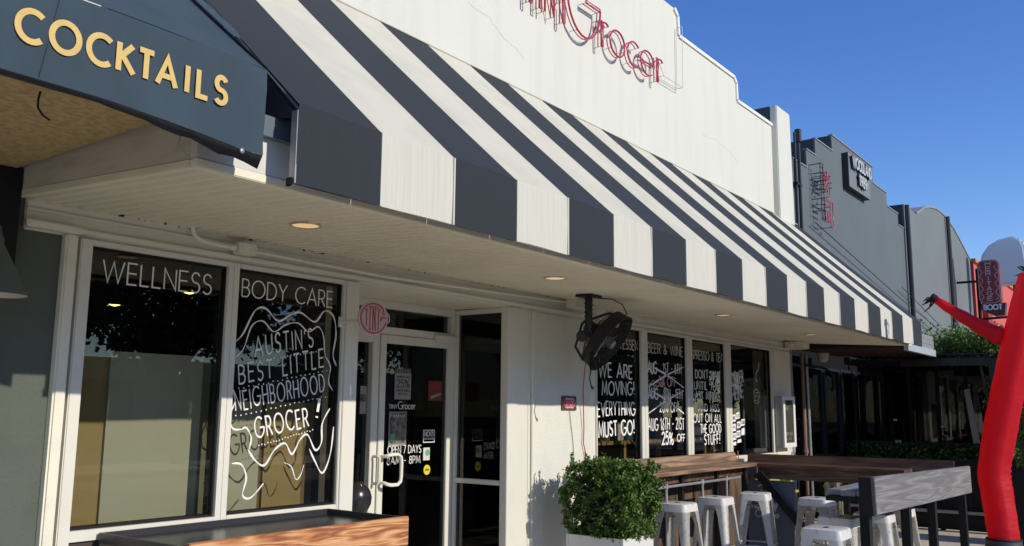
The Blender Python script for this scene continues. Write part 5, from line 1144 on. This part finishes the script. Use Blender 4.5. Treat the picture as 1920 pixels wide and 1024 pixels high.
def tassels(c, n, L, seed, up, nm):
    rs = random.Random(seed); bm = bmesh.new()
    for k in range(n):
        d = Vector((rs.uniform(-1,1),rs.uniform(-1,1),rs.uniform(-.5,1)))+up; d.normalize(); l = L*rs.uniform(.5,1)
        s = d.cross(Vector((rs.uniform(-1,1),rs.uniform(-1,1),rs.uniform(-1,1)))).normalized()
        pts = [c+d*l*t_+s*.03*math.sin(t_*3)+Vector((0,0,-.10*t_*t_)) for t_ in (0,.3,.6,.85,1)]
        bm_tube(bm, pts, [.008,.010,.008,.007,.002], 5)
    return obj(nm, bm, M_['black'], ad)
tassels(a1, 16, .19, 3, Vector((0,.9,.3)), 'hand_tassel'); tassels(Vector((11.5,1.298,3.197)), 30, .26, 4, Vector((0,0,.9)), 'hair_tassel')
bm = bmesh.new(); bm_lathe(bm,[(.05,0),(.055,.05),(.045,.07)],a1,(a1-a0),12); obj('wrist_cuff', bm, M_['black'], ad)
bm = bmesh.new(); bm_lathe(bm,[(.24,0),(.25,.03),(.22,.08),(.18,.20),(.18,.25),(.17,.255)],(11.5,1.779,.001),n=28); obj('blower', bm, mat('dark_grey_blower',(.05,.055,.06),.5), ad, smooth='auto')
bm = bmesh.new(); bm_tube(bm, [(11.5+.172*math.cos(2*math.pi*k/24),1.779+.172*math.sin(2*math.pi*k/24),.245) for k in range(24)], .014, 6, closed=True); obj('clamp_ring', bm, M_['black'], ad)
t = tube('bent_wire', [(11.6,1.24,3.2),(11.6,1.26,3.46),(11.6,1.22,3.53),(11.6,.98,3.54)], .006, M_['blackm'], n=5); tag(t,'thin bent wire rising above the air dancer head','wire')

# ================================================================ across the street, seen only as reflections
def tree(x, y, h, seed, label):
    t = thing('street_tree', (x,y,0), label, 'tree', 'trees across the street'); r = np.random.default_rng(seed)
    bm = bmesh.new(); bm_tube(bm, [(x,y,0),(x+.1,y,h*.3),(x,y+.1,h*.45)], [.18,.14,.11], 8)
    for k in range(7): a = k*.9; bm_tube(bm, [(x,y+.1,h*.42),(x+.9*math.cos(a),y+.9*math.sin(a),h*.6),(x+1.7*math.cos(a),y+1.6*math.sin(a),h*.8)], [.08,.05,.02], 6)
    obj('trunk', bm, M_['bark'], t)
    cen = r.normal(0,1,(70,3)); cen /= np.linalg.norm(cen,axis=1)[:,None]; cen *= r.uniform(.45,1,(70,1)); cen = cen*np.array([2.6,2.2,h*.30])+np.array([x,y,h*.68]); ii = r.integers(0,70,6500)
    leaf_cloud('crown', cen[ii]+r.normal(0,.28,(6500,3)), .17, M_['leafd'], t, seed+1); return t
for i,(x,y,h) in enumerate(((-1,-13,6.2),(5,-14,6.6),(9.5,-13.2,6.0),(15,-14.2,6.8),(21,-13.5,6.2),(28,-14,6.5),(36,-13,6.2),(46,-14,6.6))):
    tree(x,y,h,20+i,'leafy tree across the street, '+('first','second','third','fourth','fifth','sixth','seventh','eighth')[i]+' from the bar end, seen in the shop glass')
fb = thing('far_side_building', (15,-22,0), 'low dark building across the street, seen in the windows', 'building'); box('front_wall', (-20,60,-24,-22,0,3.4), mat('far_stucco',(.42,.36,.28),.8), fb)
for i in range(12): box('window', (-15+i*6,-12+i*6,-21.995,-21.9,.9,2.6), M_['bluedk'], fb)

for o in bpy.data.objects:
    if o.type == 'MESH' and o.parent is None and 'label' not in o and 'kind' not in o: print('UNLABELLED', o.name)
